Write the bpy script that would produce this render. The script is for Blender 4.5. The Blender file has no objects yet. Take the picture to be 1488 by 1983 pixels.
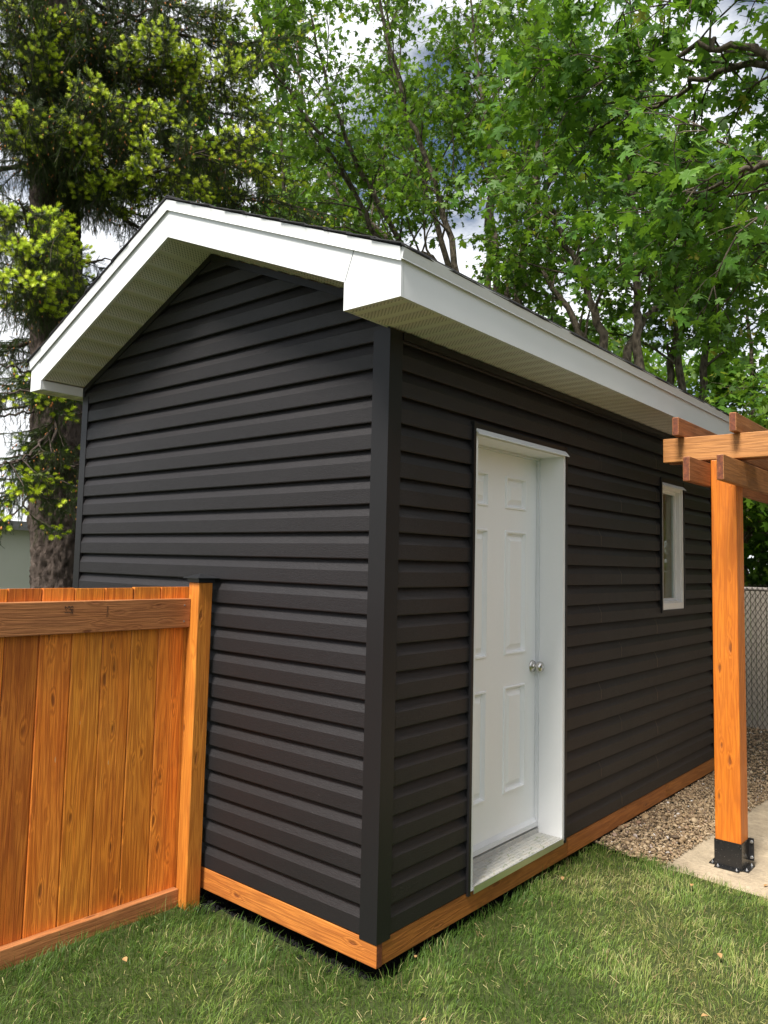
import bpy, bmesh, math, random
import numpy as np
from mathutils import Vector, Matrix
R=random.Random(11); G=np.random.default_rng(7)
sc=bpy.context.scene; col=sc.collection
# ---------------------------------------------------------------- node helpers
class NT:
    def __init__(s,name):
        m=bpy.data.materials.new(name); m.use_nodes=True; s.m=m; s.t=m.node_tree; s.t.nodes.clear()
        s.out=s.n('ShaderNodeOutputMaterial')
    def n(s,ty,**k):
        nd=s.t.nodes.new(ty)
        for a,v in k.items(): setattr(nd,a,v)
        return nd
    def l(s,a,b): s.t.links.new(a,b)
    def setin(s,sock,v):
        if hasattr(v,'is_output') or hasattr(v,'links'): s.l(v,sock)
        elif isinstance(v,(tuple,list)) and sock.type=='RGBA' and len(v)==3: sock.default_value=(*v,1)
        else: sock.default_value=v
    def math(s,op,a,b=0.0,c=None,clamp=False):
        nd=s.n('ShaderNodeMath',operation=op,use_clamp=clamp); s.setin(nd.inputs[0],a); s.setin(nd.inputs[1],b)
        if c is not None: s.setin(nd.inputs[2],c)
        return nd.outputs[0]
    def mapping(s,vec,scale=(1,1,1),loc=(0,0,0),rot=(0,0,0)):
        nd=s.n('ShaderNodeMapping'); s.l(vec,nd.inputs[0]); s.setin(nd.inputs[1],loc); s.setin(nd.inputs[2],rot); s.setin(nd.inputs[3],scale); return nd.outputs[0]
    def noise(s,vec,scale,detail=4,rough=.55,dist=0):
        nd=s.n('ShaderNodeTexNoise'); s.l(vec,nd.inputs['Vector']); nd.inputs['Scale'].default_value=scale; nd.inputs['Detail'].default_value=detail
        nd.inputs['Roughness'].default_value=rough; nd.inputs['Distortion'].default_value=dist; return nd.outputs[0]
    def vor(s,vec,scale,rand=1,feature='F1',dims='3D'):
        nd=s.n('ShaderNodeTexVoronoi',feature=feature,voronoi_dimensions=dims); s.l(vec,nd.inputs['Vector']); nd.inputs['Scale'].default_value=scale; nd.inputs['Randomness'].default_value=rand; return nd
    def ramp(s,fac,stops):
        nd=s.n('ShaderNodeValToRGB'); s.setin(nd.inputs[0],fac); e=nd.color_ramp.elements
        while len(e)<len(stops): e.new(.5)
        for el,(p,c) in zip(e,stops): el.position=p; el.color=(*c,1) if len(c)==3 else c
        return nd.outputs[0]
    def mix(s,f,a,b,mode='MIX'):
        nd=s.n('ShaderNodeMix',data_type='RGBA',blend_type=mode); s.setin(nd.inputs[0],f); s.setin(nd.inputs[6],a); s.setin(nd.inputs[7],b); return nd.outputs[2]
    def bump(s,h,strength=.5,dist=.01,normal=None):
        nd=s.n('ShaderNodeBump'); s.l(h,nd.inputs['Height']); nd.inputs['Strength'].default_value=strength; nd.inputs['Distance'].default_value=dist
        if normal is not None: s.l(normal,nd.inputs['Normal'])
        return nd.outputs[0]
    def bsdf(s,colr,rough=.5,normal=None,metal=0,spec=.5,**k):
        b=s.n('ShaderNodeBsdfPrincipled'); s.setin(b.inputs['Base Color'],colr); s.setin(b.inputs['Roughness'],rough)
        b.inputs['Metallic'].default_value=metal; b.inputs['Specular IOR Level'].default_value=spec
        for a,v in k.items(): s.setin(b.inputs[a.replace('_',' ')],v)
        if normal is not None: s.l(normal,b.inputs['Normal'])
        s.l(b.outputs[0],s.out.inputs[0]); return b
    def obj(s): return s.n('ShaderNodeTexCoord').outputs['Object']
    def rnd(s): return s.n('ShaderNodeObjectInfo').outputs['Random']
    def attr(s,name): return s.n('ShaderNodeAttribute',attribute_name=name).outputs['Fac']
def sepxyz(t,v):
    nd=t.n('ShaderNodeSeparateXYZ'); t.l(v,nd.inputs[0]); return nd.outputs
def comb(t,x,y,z):
    nd=t.n('ShaderNodeCombineXYZ'); t.setin(nd.inputs[0],x);t.setin(nd.inputs[1],y);t.setin(nd.inputs[2],z); return nd.outputs[0]
# ---------------------------------------------------------------- materials
def wood(name,axis,dark,mid,light,rough=.55,knots=1.0,saw=.5,var=.5):
    t=NT(name); o=t.obj(); r=t.rnd()
    off=comb(t,t.math('MULTIPLY',r,13.7),t.math('MULTIPLY',r,31.1),t.math('MULTIPLY',r,57.3))
    add=t.n('ShaderNodeVectorMath',operation='ADD'); t.l(o,add.inputs[0]); t.l(off,add.inputs[1]); v=add.outputs[0]
    def sc_(l,c): s=[c,c,c]; s[axis]=l; return tuple(s)
    dn=t.n('ShaderNodeTexNoise'); t.l(t.mapping(v,scale=sc_(9,30)),dn.inputs['Vector']); dn.inputs['Scale'].default_value=1.0; dn.inputs['Detail'].default_value=3
    dv=t.n('ShaderNodeVectorMath',operation='MULTIPLY_ADD'); t.l(dn.outputs['Color'],dv.inputs[0]); dv.inputs[1].default_value=(.35,.35,.35); t.l(t.mapping(v,scale=sc_(5.5,17)),dv.inputs[2])
    kv=t.vor(dv.outputs[0],1.0)
    kd=kv.outputs['Distance']
    km=t.math('MULTIPLY',t.math('SUBTRACT',.36,kd,clamp=True),2.8,clamp=True)
    sel=t.math('GREATER_THAN',sepxyz(t,kv.outputs['Color'])[0],.52)
    km=t.math('MULTIPLY',t.math('MULTIPLY',km,sel),knots)
    g=t.noise(t.mapping(v,scale=sc_(.75,13)),1.0,4,.55,.15)
    warp=t.math('MULTIPLY',km,.20)
    f=t.math('ADD',g,warp)
    rings=t.math('MULTIPLY_ADD',t.math('SINE',t.math('MULTIPLY',f,62)),.5,.5)
    fib=t.noise(t.mapping(v,scale=sc_(6,240)),1.0,2,.6)
    big=t.noise(t.mapping(v,scale=sc_(1.6,7)),1.0,3,.6)
    base=t.mix(t.math('MULTIPLY_ADD',big,1.7,-.35,clamp=True),mid,light)
    base=t.mix(t.math('MULTIPLY',rings,.46),base,dark)
    base=t.mix(t.math('MULTIPLY',t.math('SUBTRACT',fib,.45,clamp=True),1.8),base,dark)
    # each board takes the stain differently
    b2=t.math('MULTIPLY_ADD',r,var,1-var*.55)
    hs=t.n('ShaderNodeHueSaturation'); t.l(base,hs.inputs['Color']); t.l(b2,hs.inputs['Value']); t.l(t.math('MULTIPLY_ADD',t.math('FRACT',t.math('MULTIPLY',r,7.77)),.013,.4885),hs.inputs['Hue'])
    base=hs.outputs[0]
    # blotches
    bl=t.noise(t.mapping(v,scale=sc_(2.2,4)),2.0,4,.65)
    base=t.mix(t.math('MULTIPLY',t.math('SUBTRACT',bl,.55,clamp=True),1.7,clamp=True),base,(dark[0]*.8,dark[1]*.75,dark[2]*.7))
    core=t.math('MULTIPLY',t.math('SUBTRACT',km,.50,clamp=True),4.0,clamp=True)
    base=t.mix(t.math('MULTIPLY',core,.7),base,(.12,.028,.008))
    # pale chips where the stain missed
    cv=t.vor(t.mapping(v,scale=sc_(9,38)),1.0); cd=cv.outputs['Distance']; cs=t.math('GREATER_THAN',sepxyz(t,cv.outputs['Color'])[1],.975)
    chip=t.math('MULTIPLY',t.math('LESS_THAN',t.math('MULTIPLY_ADD',fib,.25,cd),.22),cs)
    base=t.mix(t.math('MULTIPLY',chip,.7),base,(.75,.52,.3))
    sawm=t.noise(t.mapping(v,scale=sc_(330,14)),1.0,2,.5)
    h=t.math('ADD',t.math('MULTIPLY',rings,.5),t.math('MULTIPLY',sawm,saw)); h=t.math('ADD',h,fib); h=t.math('ADD',h,t.math('MULTIPLY',core,-1.5))
    rr=t.math('MULTIPLY_ADD',bl,.35,rough-.17)
    t.bsdf(base,rr,t.bump(h,.45,.0022),spec=.45)
    return t.m
OD,OM,OL=(.28,.055,.007),(.70,.190,.016),(.92,.36,.045)
wood_z=wood('stained_board_upright',2,OD,OM,OL,var=.55)
wood_y=wood('stained_board_lengthwise',1,(.21,.080,.024),(.40,.165,.045),(.50,.24,.08),rough=.6,var=.3)
wood_x=wood('stained_beam_crosswise',0,(.2,.075,.02),(.42,.17,.045),(.52,.24,.08),rough=.6,var=.3)
wood_post=wood('stained_post',2,(.34,.085,.006),(.54,.158,.009),(.68,.24,.020),rough=.5,var=.12,saw=.2)
wood_fpost=wood('stained_fence_post',2,(.33,.10,.010),(.58,.21,.022),(.76,.34,.045),rough=.55,var=.12,saw=.3)
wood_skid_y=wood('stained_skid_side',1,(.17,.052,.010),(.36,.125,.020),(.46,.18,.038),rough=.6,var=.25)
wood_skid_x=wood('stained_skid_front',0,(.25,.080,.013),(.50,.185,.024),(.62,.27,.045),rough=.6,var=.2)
wood_in=wood('bare_lumber',2,(.42,.27,.14),(.70,.50,.30),(.80,.62,.40),rough=.7,var=.2)
def m_endgrain():
    t=NT('cut_end_grain'); o=t.obj(); r=t.rnd()
    n=t.noise(o,60,4,.7); 
    c=t.ramp(n,[(.3,(.06,.018,.008)),(.6,(.19,.05,.018)),(.8,(.36,.14,.05))]); t.bsdf(c,.7,t.bump(n,.6,.002)); return t.m
m_end=m_endgrain()
def m_siding():
    t=NT('dark_vinyl_siding'); o=t.obj()
    n=t.noise(t.mapping(o,scale=(28,28,420)),1.0,4,.6,.6); n2=t.noise(o,2.2,3,.5); d=t.noise(t.mapping(o,scale=(70,70,700)),1.0,2,.5)
    c=t.mix(n2,(.0130,.0117,.0127),(.0182,.0161,.0172))
    dust=t.vor(o,38).outputs['Distance']; ds=t.math('LESS_THAN',dust,.035); z=sepxyz(t,o)[2]
    low=t.math('LESS_THAN',z,.62); c=t.mix(t.math('MULTIPLY',t.math('MULTIPLY',ds,low),.6),c,(.3,.29,.27))
    t.bsdf(c,t.math('MULTIPLY_ADD',n,.22,.36),t.bump(n2,.5,.012,t.bump(t.math('ADD',n,d),.75,.0016)),spec=.32); return t.m
m_sid=m_siding()
def m_trim():
    t=NT('dark_vinyl_trim'); o=t.obj(); n=t.noise(t.mapping(o,scale=(300,300,45)),1.0,3,.6)
    t.bsdf((.0135,.013,.0138),.40,t.bump(n,.45,.0010),spec=.25); return t.m
m_tr=m_trim()
def m_white(name,c=(.74,.75,.76),rough=.35,amp=.25,sc_=3.):
    t=NT(name); o=t.obj(); n=t.noise(o,sc_,2,.5); n2=t.noise(o,60,3,.6)
    cc=t.mix(t.math('MULTIPLY',n2,.5),c,tuple(x*.93 for x in c))
    t.bsdf(cc,rough,t.bump(n,amp,.004),spec=.5); return t.m
m_fas=m_white('white_aluminium'); m_door=m_white('white_door_paint',(.86,.86,.86),.38,.12,6); m_frame=m_white('white_vinyl_frame',(.82,.82,.82),.4,.08,4)
def m_soffit(name,ax):
    t=NT(name); o=t.obj(); s=sepxyz(t,o); a,b=(s[0],s[1])
    u=t.math('MULTIPLY',a,78); v=t.math('MULTIPLY',b,78)
    p=comb(t,t.math('ADD',u,v),t.math('SUBTRACT',u,v),0)
    d=t.vor(t.mapping(p,scale=(.72,.72,1)),1.0,0,dims='2D').outputs['Distance']
    hole=t.math('LESS_THAN',d,.24)
    rib=s[ax]; fr=t.math('FRACT',t.math('MULTIPLY',rib,1/.102)); band=t.math('LESS_THAN',t.math('ABSOLUTE',t.math('SUBTRACT',fr,.5)),.36)
    hole=t.math('MULTIPLY',hole,band)
    c=t.mix(t.math('MULTIPLY',hole,.93),(.74,.73,.70),(.03,.028,.022))
    t.bsdf(c,.42,t.bump(t.math('SUBTRACT',1,hole),.5,.001)); return t.m
m_sof_x=m_soffit('perforated_soffit_sloped',0); m_sof_y=m_soffit('perforated_soffit_level',1)
def m_shingle():
    t=NT('asphalt_shingle'); o=t.obj(); n=t.noise(o,420,2,.7); n2=t.noise(o,9,3,.6)
    c=t.mix(n2,t.ramp(n,[(.35,(.012,.012,.013)),(.7,(.09,.09,.095))]),(.03,.03,.032)); t.bsdf(c,.9,t.bump(n,.8,.002),spec=.2); return t.m
m_sh=m_shingle()
def m_metal(name,c,rough,metal=1,**k):
    t=NT(name); t.bsdf(c,rough,metal=metal,**k); return t.m
m_nickel=m_metal('brushed_nickel',(.62,.6,.57),.22); m_zinc=m_metal('zinc_bolt',(.75,.76,.78),.35)
def m_blackmetal():
    t=NT('black_powder_coat'); o=t.obj(); d=t.vor(o,95).outputs['Distance']; s=t.math('LESS_THAN',d,.1); n=t.noise(o,40,2,.5)
    t.bsdf(t.mix(t.math('MULTIPLY',s,.7),(.012,.012,.013),(.4,.37,.32)),t.math('MULTIPLY_ADD',n,.2,.2),t.bump(n,.1,.001)); return t.m
m_blk=m_blackmetal(); m_capm=m_metal('black_cap_metal',(.014,.015,.017),.38,0)
def m_threshold():
    t=NT('dusty_aluminium_sill'); o=t.obj(); n=t.noise(o,30,5,.7); n2=t.noise(o,130,3,.7); n3=t.noise(t.mapping(o,scale=(1,1,1)),6,3,.6)
    c=t.ramp(n,[(.35,(.38,.38,.36)),(.55,(.50,.49,.45)),(.7,(.42,.38,.31))]); c=t.mix(t.math('MULTIPLY',t.math('GREATER_THAN',n2,.64),.6),c,(.2,.16,.1))
    t.bsdf(c,.6,t.bump(n2,.3,.001),metal=.05); return t.m
m_thr=m_threshold()
def m_glass():
    t=NT('window_glass'); tr=t.n('ShaderNodeBsdfTransparent'); tr.inputs[0].default_value=(.86,.9,.88,1); gl=t.n('ShaderNodeBsdfGlossy'); gl.inputs['Roughness'].default_value=.01
    fr=t.n('ShaderNodeFresnel'); fr.inputs[0].default_value=1.5; mx=t.n('ShaderNodeMixShader'); t.l(t.math('MULTIPLY_ADD',fr.outputs[0],.22,.01,clamp=True),mx.inputs[0]); t.l(tr.outputs[0],mx.inputs[1]); t.l(gl.outputs[0],mx.inputs[2]); t.l(mx.outputs[0],t.out.inputs[0]); return t.m
m_gl=m_glass()
def m_concrete():
    t=NT('textured_concrete'); o=t.obj(); n=t.noise(o,3.5,6,.65); n2=t.noise(o,45,5,.75); n3=t.noise(t.mapping(o,scale=(1,2.2,1)),13,5,.7,1.2)
    c=t.ramp(n,[(.3,(.22,.175,.125)),(.5,(.42,.34,.235)),(.72,(.56,.46,.33))]); c=t.mix(t.math('MULTIPLY',t.math('SUBTRACT',n2,.42,clamp=True),2.2,clamp=True),c,(.23,.19,.145))
    c=t.mix(t.math('MULTIPLY',t.math('SUBTRACT',n3,.58,clamp=True),3,clamp=True),c,(.10,.09,.075))
    t.bsdf(c,.85,t.bump(t.math('ADD',n2,t.math('MULTIPLY',n3,1.5)),.8,.006),spec=.25); return t.m
m_con=m_concrete()
def m_ground(name,stops,scale=30,bd=.01):
    t=NT(name); o=t.obj(); n=t.noise(o,scale,6,.7); n2=t.noise(o,1.3,4,.6); c=t.mix(t.math('MULTIPLY',n2,.5),t.ramp(n,stops),stops[0][1]); t.bsdf(c,.95,t.bump(n,1,bd),spec=.1); return t.m
m_lawn=m_ground('lawn_soil',[(.3,(.030,.040,.014)),(.6,(.065,.082,.028)),(.8,(.13,.12,.055))])
m_soil=m_ground('dark_soil',[(.35,(.006,.006,.007)),(.6,(.022,.021,.021)),(.8,(.07,.065,.06))],70,.015)
m_gbed=m_ground('gravel_bed',[(.3,(.05,.042,.032)),(.55,(.15,.125,.09)),(.75,(.25,.205,.15))],60,.01)
def m_attr(name,stops,rough=.6,transl=0,spec=.3,tint=None,bumpsc=0):
    t=NT(name); a=t.attr('tint'); c=t.ramp(a,stops); nrm=None
    if bumpsc: nrm=t.bump(t.noise(t.obj(),bumpsc,3,.6),.6,.003)
    b=t.bsdf(c,rough,nrm,spec=spec)
    if transl:
        tb=t.n('ShaderNodeBsdfTranslucent'); t.setin(tb.inputs[0],t.mix(.5,c,tint or (.12,.22,.02))); mx=t.n('ShaderNodeMixShader'); mx.inputs[0].default_value=transl
        t.l(b.outputs[0],mx.inputs[1]); t.l(tb.outputs[0],mx.inputs[2]); t.l(mx.outputs[0],t.out.inputs[0])
    return t.m
m_grass=m_attr('grass_blades',[(0,(.055,.115,.018)),(.3,(.125,.215,.036)),(.6,(.24,.32,.070)),(.8,(.40,.40,.13)),(.92,(.44,.40,.19)),(1,(.30,.20,.10))],.5,.25,.35)
m_leaf=m_attr('maple_leaves',[(0,(.020,.055,.006)),(.4,(.060,.145,.012)),(.75,(.125,.235,.020)),(.93,(.17,.26,.03)),(1,(.30,.27,.03))],.5,.42,.3,(.22,.38,.02))
m_leafn=m_attr('near_maple_leaves',[(0,(.024,.072,.008)),(.4,(.065,.17,.015)),(.75,(.125,.26,.028)),(.95,(.19,.31,.05)),(1,(.30,.29,.04))],.5,.42,.3,(.22,.40,.02))
m_needle=m_attr('spruce_needles',[(0,(.014,.028,.008)),(.5,(.042,.070,.015)),(.85,(.085,.11,.022)),(1,(.10,.075,.03))],.5,.12,.35)
m_shoot=m_attr('spruce_new_shoots',[(0,(.26,.38,.015)),(.5,(.50,.64,.028)),(1,(.72,.78,.08))],.45,.3,.35,(.45,.5,.02))
m_bud=m_attr('spruce_buds',[(0,(.30,.10,.03)),(.6,(.50,.20,.06)),(1,(.62,.40,.12))],.6,0,.2)
m_peb=m_attr('pebbles',[(0,(.08,.055,.035)),(.3,(.22,.15,.085)),(.6,(.34,.24,.135)),(.85,(.44,.34,.22)),(.97,(.24,.14,.09)),(1,(.68,.66,.62))],.6,0,.35,None,90)
def m_bark(name,c1,c2,sz):
    t=NT(name); o=t.obj(); v=t.vor(t.mapping(o,scale=(sz,sz,sz*.45)),1.0); n=t.noise(t.mapping(o,scale=(1,1,.35)),sz*1.3,6,.7,.8)
    h=t.math('ADD',t.math('MULTIPLY',v.outputs['Distance'],.8),n)
    c=t.ramp(h,[(.35,c1),(.75,c2),(1.0,tuple(min(1,x*1.7) for x in c2))]); t.bsdf(c,.9,t.bump(h,1,.03),spec=.15); return t.m
m_barks=m_bark('spruce_bark',(.008,.006,.005),(.070,.054,.046),15); m_barkm=m_bark('maple_bark',(.022,.018,.013),(.085,.070,.052),22)
def m_stucco():
    t=NT('pale_stucco'); o=t.obj(); n=t.noise(o,1.2,5,.6); c=t.mix(n,(.56,.56,.50),(.64,.63,.57)); t.bsdf(c,.9,t.bump(t.noise(o,90,4,.6),.3,.003)); return t.m
m_stu=m_stucco(); m_grey=m_metal('grey_flashing',(.16,.16,.165),.5,0)
def m_slat():
    t=NT('taupe_privacy_slats'); o=t.obj(); n=t.noise(t.mapping(o,scale=(20,20,2)),1.0,3,.6); t.bsdf(t.mix(n,(.33,.295,.245),(.41,.37,.31)),.5); return t.m
m_sl=m_slat(); m_galv=m_metal('brown_coated_wire',(.05,.042,.036),.45,.2); m_rail=m_metal('taupe_pipe',(.36,.32,.29),.4,.1)
m_dleaf=m_ground('dry_leaf',[(.3,(.30,.17,.07)),(.6,(.45,.28,.13)),(.8,(.5,.36,.2))],40,.002)
m_ink=m_metal('black_ink',(.01,.01,.012),.7,0)
m_rubber=m_metal('weatherstrip',(.68,.69,.70),.5,0)
# ---------------------------------------------------------------- mesh helpers
def tag(o,label=None,cat=None,group=None,kind=None):
    if label:o['label']=label
    if cat:o['category']=cat
    if group:o['group']=group
    if kind:o['kind']=kind
    return o
def empty(name,loc,label,cat,group=None,rz=0):
    o=bpy.data.objects.new(name,None); col.objects.link(o); o.location=loc; o.rotation_euler=(0,0,rz); o.empty_display_size=.2
    tag(o,label,cat,group); return o
LOCAL=[False]
def link(name,me,mat,parent=None,smooth=False):
    o=bpy.data.objects.new(name,me); col.objects.link(o)
    if parent is not None:
        o.parent=parent
        if not LOCAL[0]: o.matrix_parent_inverse=parent.matrix_basis.inverted()
    for m in (mat if isinstance(mat,(list,tuple)) else [mat]): me.materials.append(m)
    if smooth: me.polygons.foreach_set('use_smooth',[True]*len(me.polygons))
    return o
def bmo(name,bm,mat,parent=None,smooth=False,bevel=0,seg=1):
    if bevel:
        bmesh.ops.bevel(bm,geom=[e for e in bm.edges if len(e.link_faces)==2 and e.calc_face_angle(0)>.6],offset=bevel,segments=seg,affect='EDGES',profile=.5)
    bmesh.ops.recalc_face_normals(bm,faces=bm.faces)
    me=bpy.data.meshes.new(name); bm.to_mesh(me); bm.free(); return link(name,me,mat,parent,smooth)
def box(bm,x0,x1,y0,y1,z0,z1,mi=0):
    v=[bm.verts.new(p) for p in ((x0,y0,z0),(x1,y0,z0),(x1,y1,z0),(x0,y1,z0),(x0,y0,z1),(x1,y0,z1),(x1,y1,z1),(x0,y1,z1))]
    fs=[bm.faces.new([v[i] for i in f]) for f in ((0,3,2,1),(4,5,6,7),(0,1,5,4),(1,2,6,5),(2,3,7,6),(3,0,4,7))]
    for f in fs:f.material_index=mi
    return fs
def prism(bm,pts,fn):   # pts 2D polygon, fn(pt,k)->xyz for k=0,1
    a=[bm.verts.new(fn(p,0)) for p in pts]; b=[bm.verts.new(fn(p,1)) for p in pts]; n=len(pts)
    bm.faces.new(a[::-1]); bm.faces.new(b)
    for i in range(n): bm.faces.new((a[i],a[(i+1)%n],b[(i+1)%n],b[i]))
def bx(name,dims,mat,parent,bevel=.0015):
    bm=bmesh.new(); box(bm,*dims); return bmo(name,bm,mat,parent,bevel=bevel)
def board(name,dims,mat,parent,axis,endmat=None,bevel=.003,origin=None):
    """timber with its ends in end grain"""
    x0,x1,y0,y1,z0,z1=dims; c=((x0+x1)/2,(y0+y1)/2,(z0+z1)/2)
    bm=bmesh.new(); box(bm,x0-c[0],x1-c[0],y0-c[1],y1-c[1],z0-c[2],z1-c[2])
    if bevel: bmesh.ops.bevel(bm,geom=list(bm.edges),offset=bevel,segments=2,affect='EDGES',profile=.5)
    bmesh.ops.recalc_face_normals(bm,faces=bm.faces)
    for f in bm.faces:
        if abs(f.normal[axis])>.95 and endmat: f.material_index=1
    me=bpy.data.meshes.new(name); bm.to_mesh(me); bm.free()
    o=link(name,me,[mat,endmat] if endmat else mat,parent); o.location=c; return o
def meshnp(name,V,F,mat,parent=None,tint=None,smooth=False):
    V=np.asarray(V,np.float32); F=np.asarray(F,np.int32); k=F.shape[1]
    me=bpy.data.meshes.new(name); me.vertices.add(len(V)); me.vertices.foreach_set('co',V.ravel())
    me.loops.add(F.size); me.loops.foreach_set('vertex_index',F.ravel()); me.polygons.add(len(F))
    me.polygons.foreach_set('loop_start',np.arange(0,F.size,k,dtype=np.int32)); 
    me.update(calc_edges=True)
    if tint is not None:
        a=me.attributes.new('tint','FLOAT','POINT'); a.data.foreach_set('value',np.asarray(tint,np.float32))
    return link(name,me,mat,parent,smooth)
def scatter(PV,PF,pos,mats,scale):
    """replicate a small prototype: pos Nx3, mats Nx3x3 (columns = axes), scale N or Nx3"""
    N=len(pos); s=np.asarray(scale); s=s[:,None] if s.ndim==1 else s
    P=PV[None]*s[:,None,:] ; V=np.einsum('nij,nkj->nki',mats,P)+pos[:,None,:]
    F=PF[None]+ (np.arange(N)*len(PV))[:,None,None]
    return V.reshape(-1,3),F.reshape(-1,PF.shape[1])
def unit(v): return v/np.maximum(np.linalg.norm(v,axis=-1,keepdims=True),1e-9)
def frames(d,up):
    """matrices whose y axis is d and whose z axis is near up"""
    d=unit(d); x=unit(np.cross(d,up)); z=np.cross(x,d); return np.stack([x,d,z],axis=2)
def tube(pts,rad,n=7,V=None,F=None):
    pts=np.asarray(pts,float); rad=np.asarray(rad,float); m=len(pts); d=np.gradient(pts,axis=0); d=unit(d)
    ref=np.array([.31,.22,.92]) if abs(d[0][2])<.9 else np.array([1,.1,0]); x=unit(np.cross(d,ref)); y=np.cross(d,x); a=np.arange(n)*2*np.pi/n
    ring=pts[:,None]+rad[:,None,None]*(np.cos(a)[None,:,None]*x[:,None]+np.sin(a)[None,:,None]*y[:,None])
    b=sum(len(q) for q in V); V.append(ring.reshape(-1,3))
    i,j=np.meshgrid(np.arange(m-1),np.arange(n),indexing='ij'); i=i.ravel();j=j.ravel();k=(j+1)%n
    F.append(np.stack([i*n+j,i*n+k,(i+1)*n+k,(i+1)*n+j],1)+b)
def smoothpoly(p,k=6):
    p=np.asarray(p,float); P=np.vstack([2*p[0]-p[1],p,2*p[-1]-p[-2]]); out=[]
    for i in range(1,len(P)-2):
        for t in np.arange(k)/k:
            out.append(.5*((2*P[i])+(-P[i-1]+P[i+1])*t+(2*P[i-1]-5*P[i]+4*P[i+1]-P[i+2])*t*t+(-P[i-1]+3*P[i]-3*P[i+1]+P[i+2])*t**3))
    out.append(P[-2]); return np.array(out)
def wob(x,y,s=0): return np.sin(x*1.7+s)*np.cos(y*2.3-s)+.5*np.sin(x*4.1+y*3.3+s*2)+.3*np.sin(x*9.7-y*8.1+s)
def cyl(bm,c,axis,r0,r1,h,n=20):
    m=Matrix.Translation(c)@{0:Matrix.Rotation(math.pi/2,4,'Y'),1:Matrix.Rotation(-math.pi/2,4,'X'),2:Matrix.Identity(4)}[axis]@Matrix.Translation((0,0,h/2))
    bmesh.ops.create_cone(bm,cap_ends=True,segments=n,radius1=r0,radius2=r1,depth=h,matrix=m)
def lathe(bm,prof,c,axis,n=28):
    rings=[]
    for (r,h) in prof:
        ring=[]
        for k in range(n):
            a=2*math.pi*k/n; p=(r*math.cos(a),r*math.sin(a),h)
            if axis==0: p=(h,p[0],p[1])
            ring.append(bm.verts.new((c[0]+p[0],c[1]+p[1],c[2]+p[2])))
        rings.append(ring)
    for a,b in zip(rings,rings[1:]):
        for k in range(n): bm.faces.new((a[k],a[(k+1)%n],b[(k+1)%n],b[k]))
    bm.faces.new(rings[-1]); bm.faces.new(rings[0][::-1])
# ================================================================ SHED
W=2.4527; OX=.268; OY=.269; OXL=.1265; ZT=.101; CS=.1143; ZS=2.548; ZF=2.731; ZAT=3.346; ZAB=3.161; L=4.22; XR=-.017; XA=-W/2
SR=(ZAT-ZF)/(OX-XA); SL=(ZAT-ZF)/(XA+W+OXL)
def roofz(x,top=ZAT): return top-(x-XA)*SR if x>XA else top-(XA-x)*SL
shed=empty('garden_shed',(XA,L/2,0),'dark charcoal vinyl sided shed with white trimmed gable roof standing behind the lawn','shed')
def siding(name,fm,ivals,z0,z1,zbreaks=(),seams=None):
    V=[];F=[]
    prof=[];n=0;z=z0
    while z<z1-1e-6:
        pts=[(z,.0175),(z+.004,.0195),(z+.064,.0190),(z+.068,.0170),(z+CS-.002,-.0045),(z+CS,-.005)]
        prof.append(pts); z+=CS; n+=1
    for ci,pts in enumerate(prof):
        segs=[]
        # ledge under the course
        segs.append((pts[0][0],-.008,pts[0][0],.0175))
        for (a,oa),(b,ob) in zip(pts,pts[1:]):
            cuts=[a]+sorted(zb for zb in zbreaks if a+1e-5<zb<b-1e-5)+[b]
            for c0,c1 in zip(cuts,cuts[1:]):
                if c0>=z1-1e-5: continue
                c1=min(c1,z1); f=lambda zz:oa+(ob-oa)*(zz-a)/(b-a)
                segs.append((c0,f(c0),c1,f(c1)))
        for (za,oa,zb,ob) in segs:
            A=ivals(za+ (1e-6 if zb>za else 0),zb); 
            for (sa0,sa1,sb0,sb1) in A:
                sm=[None]
                if seams: 
                    c=seams[ci%len(seams)]
                    if sa0<c<sa1: parts=[(sa0,c,sb0,c,0),(c,sa1,c,sb1,.0005)]
                    else: parts=[(sa0,sa1,sb0,sb1,0 if c>=sa1 else .0005)]
                else: parts=[(sa0,sa1,sb0,sb1,0)]
                for (p0,p1,r0,r1,dd) in parts:
                    if p1-p0<1e-4 and r1-r0<1e-4: continue
                    b=len(V); V+= [fm(p0,za,oa+dd),fm(p1,za,oa+dd),fm(r1,zb,ob+dd),fm(r0,zb,ob+dd)]; F.append((b,b+1,b+2,b+3))
    return meshnp(name,V,F,m_sid,shed)
def gable_iv(za,zb):
    def lim(z):
        zl=roofz(0,ZAB); r=0 if z<=zl else XA+(ZAB-z)/SR
        zl2=roofz(-W,ZAB); l=-W if z<=zl2 else XA-(ZAB-z)/SL
        l=min(l,XA); r=max(r,XA); return max(l,-W+.002),min(r,-.002)
    a=lim(za); b=lim(zb)
    if za>=ZAB: return []
    return [(a[0],a[1],b[0],b[1])]
g1=siding('gable_siding',lambda s,z,o:(s,.021-o,z),gable_iv,ZT,ZAB-.002)
DY0,DY1,DZ1=.6474,1.5663,2.2083; WY0,WY1,WZ0,WZ1=3.0385,3.4706,1.2902,2.1791
def side_iv(za,zb):
    zm=(za+zb)/2; out=[]; s=[0.002]
    if zm<DZ1+.03: s+= [DY0-.004,DY1+.004]
    if WZ0-.02<zm<WZ1+.03: s+=[WY0-.004,WY1+.004]
    s.append(L-.002)
    for i in range(0,len(s),2): out.append((s[i],s[i+1],s[i],s[i+1]))
    return out
g2=siding('side_siding',lambda s,z,o:(-.021+o,s,z),side_iv,ZT,ZS-.002,(DZ1+.03,WZ0-.02,WZ1+.03),seams=[2.35,2.95,2.05,2.95])
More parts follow.
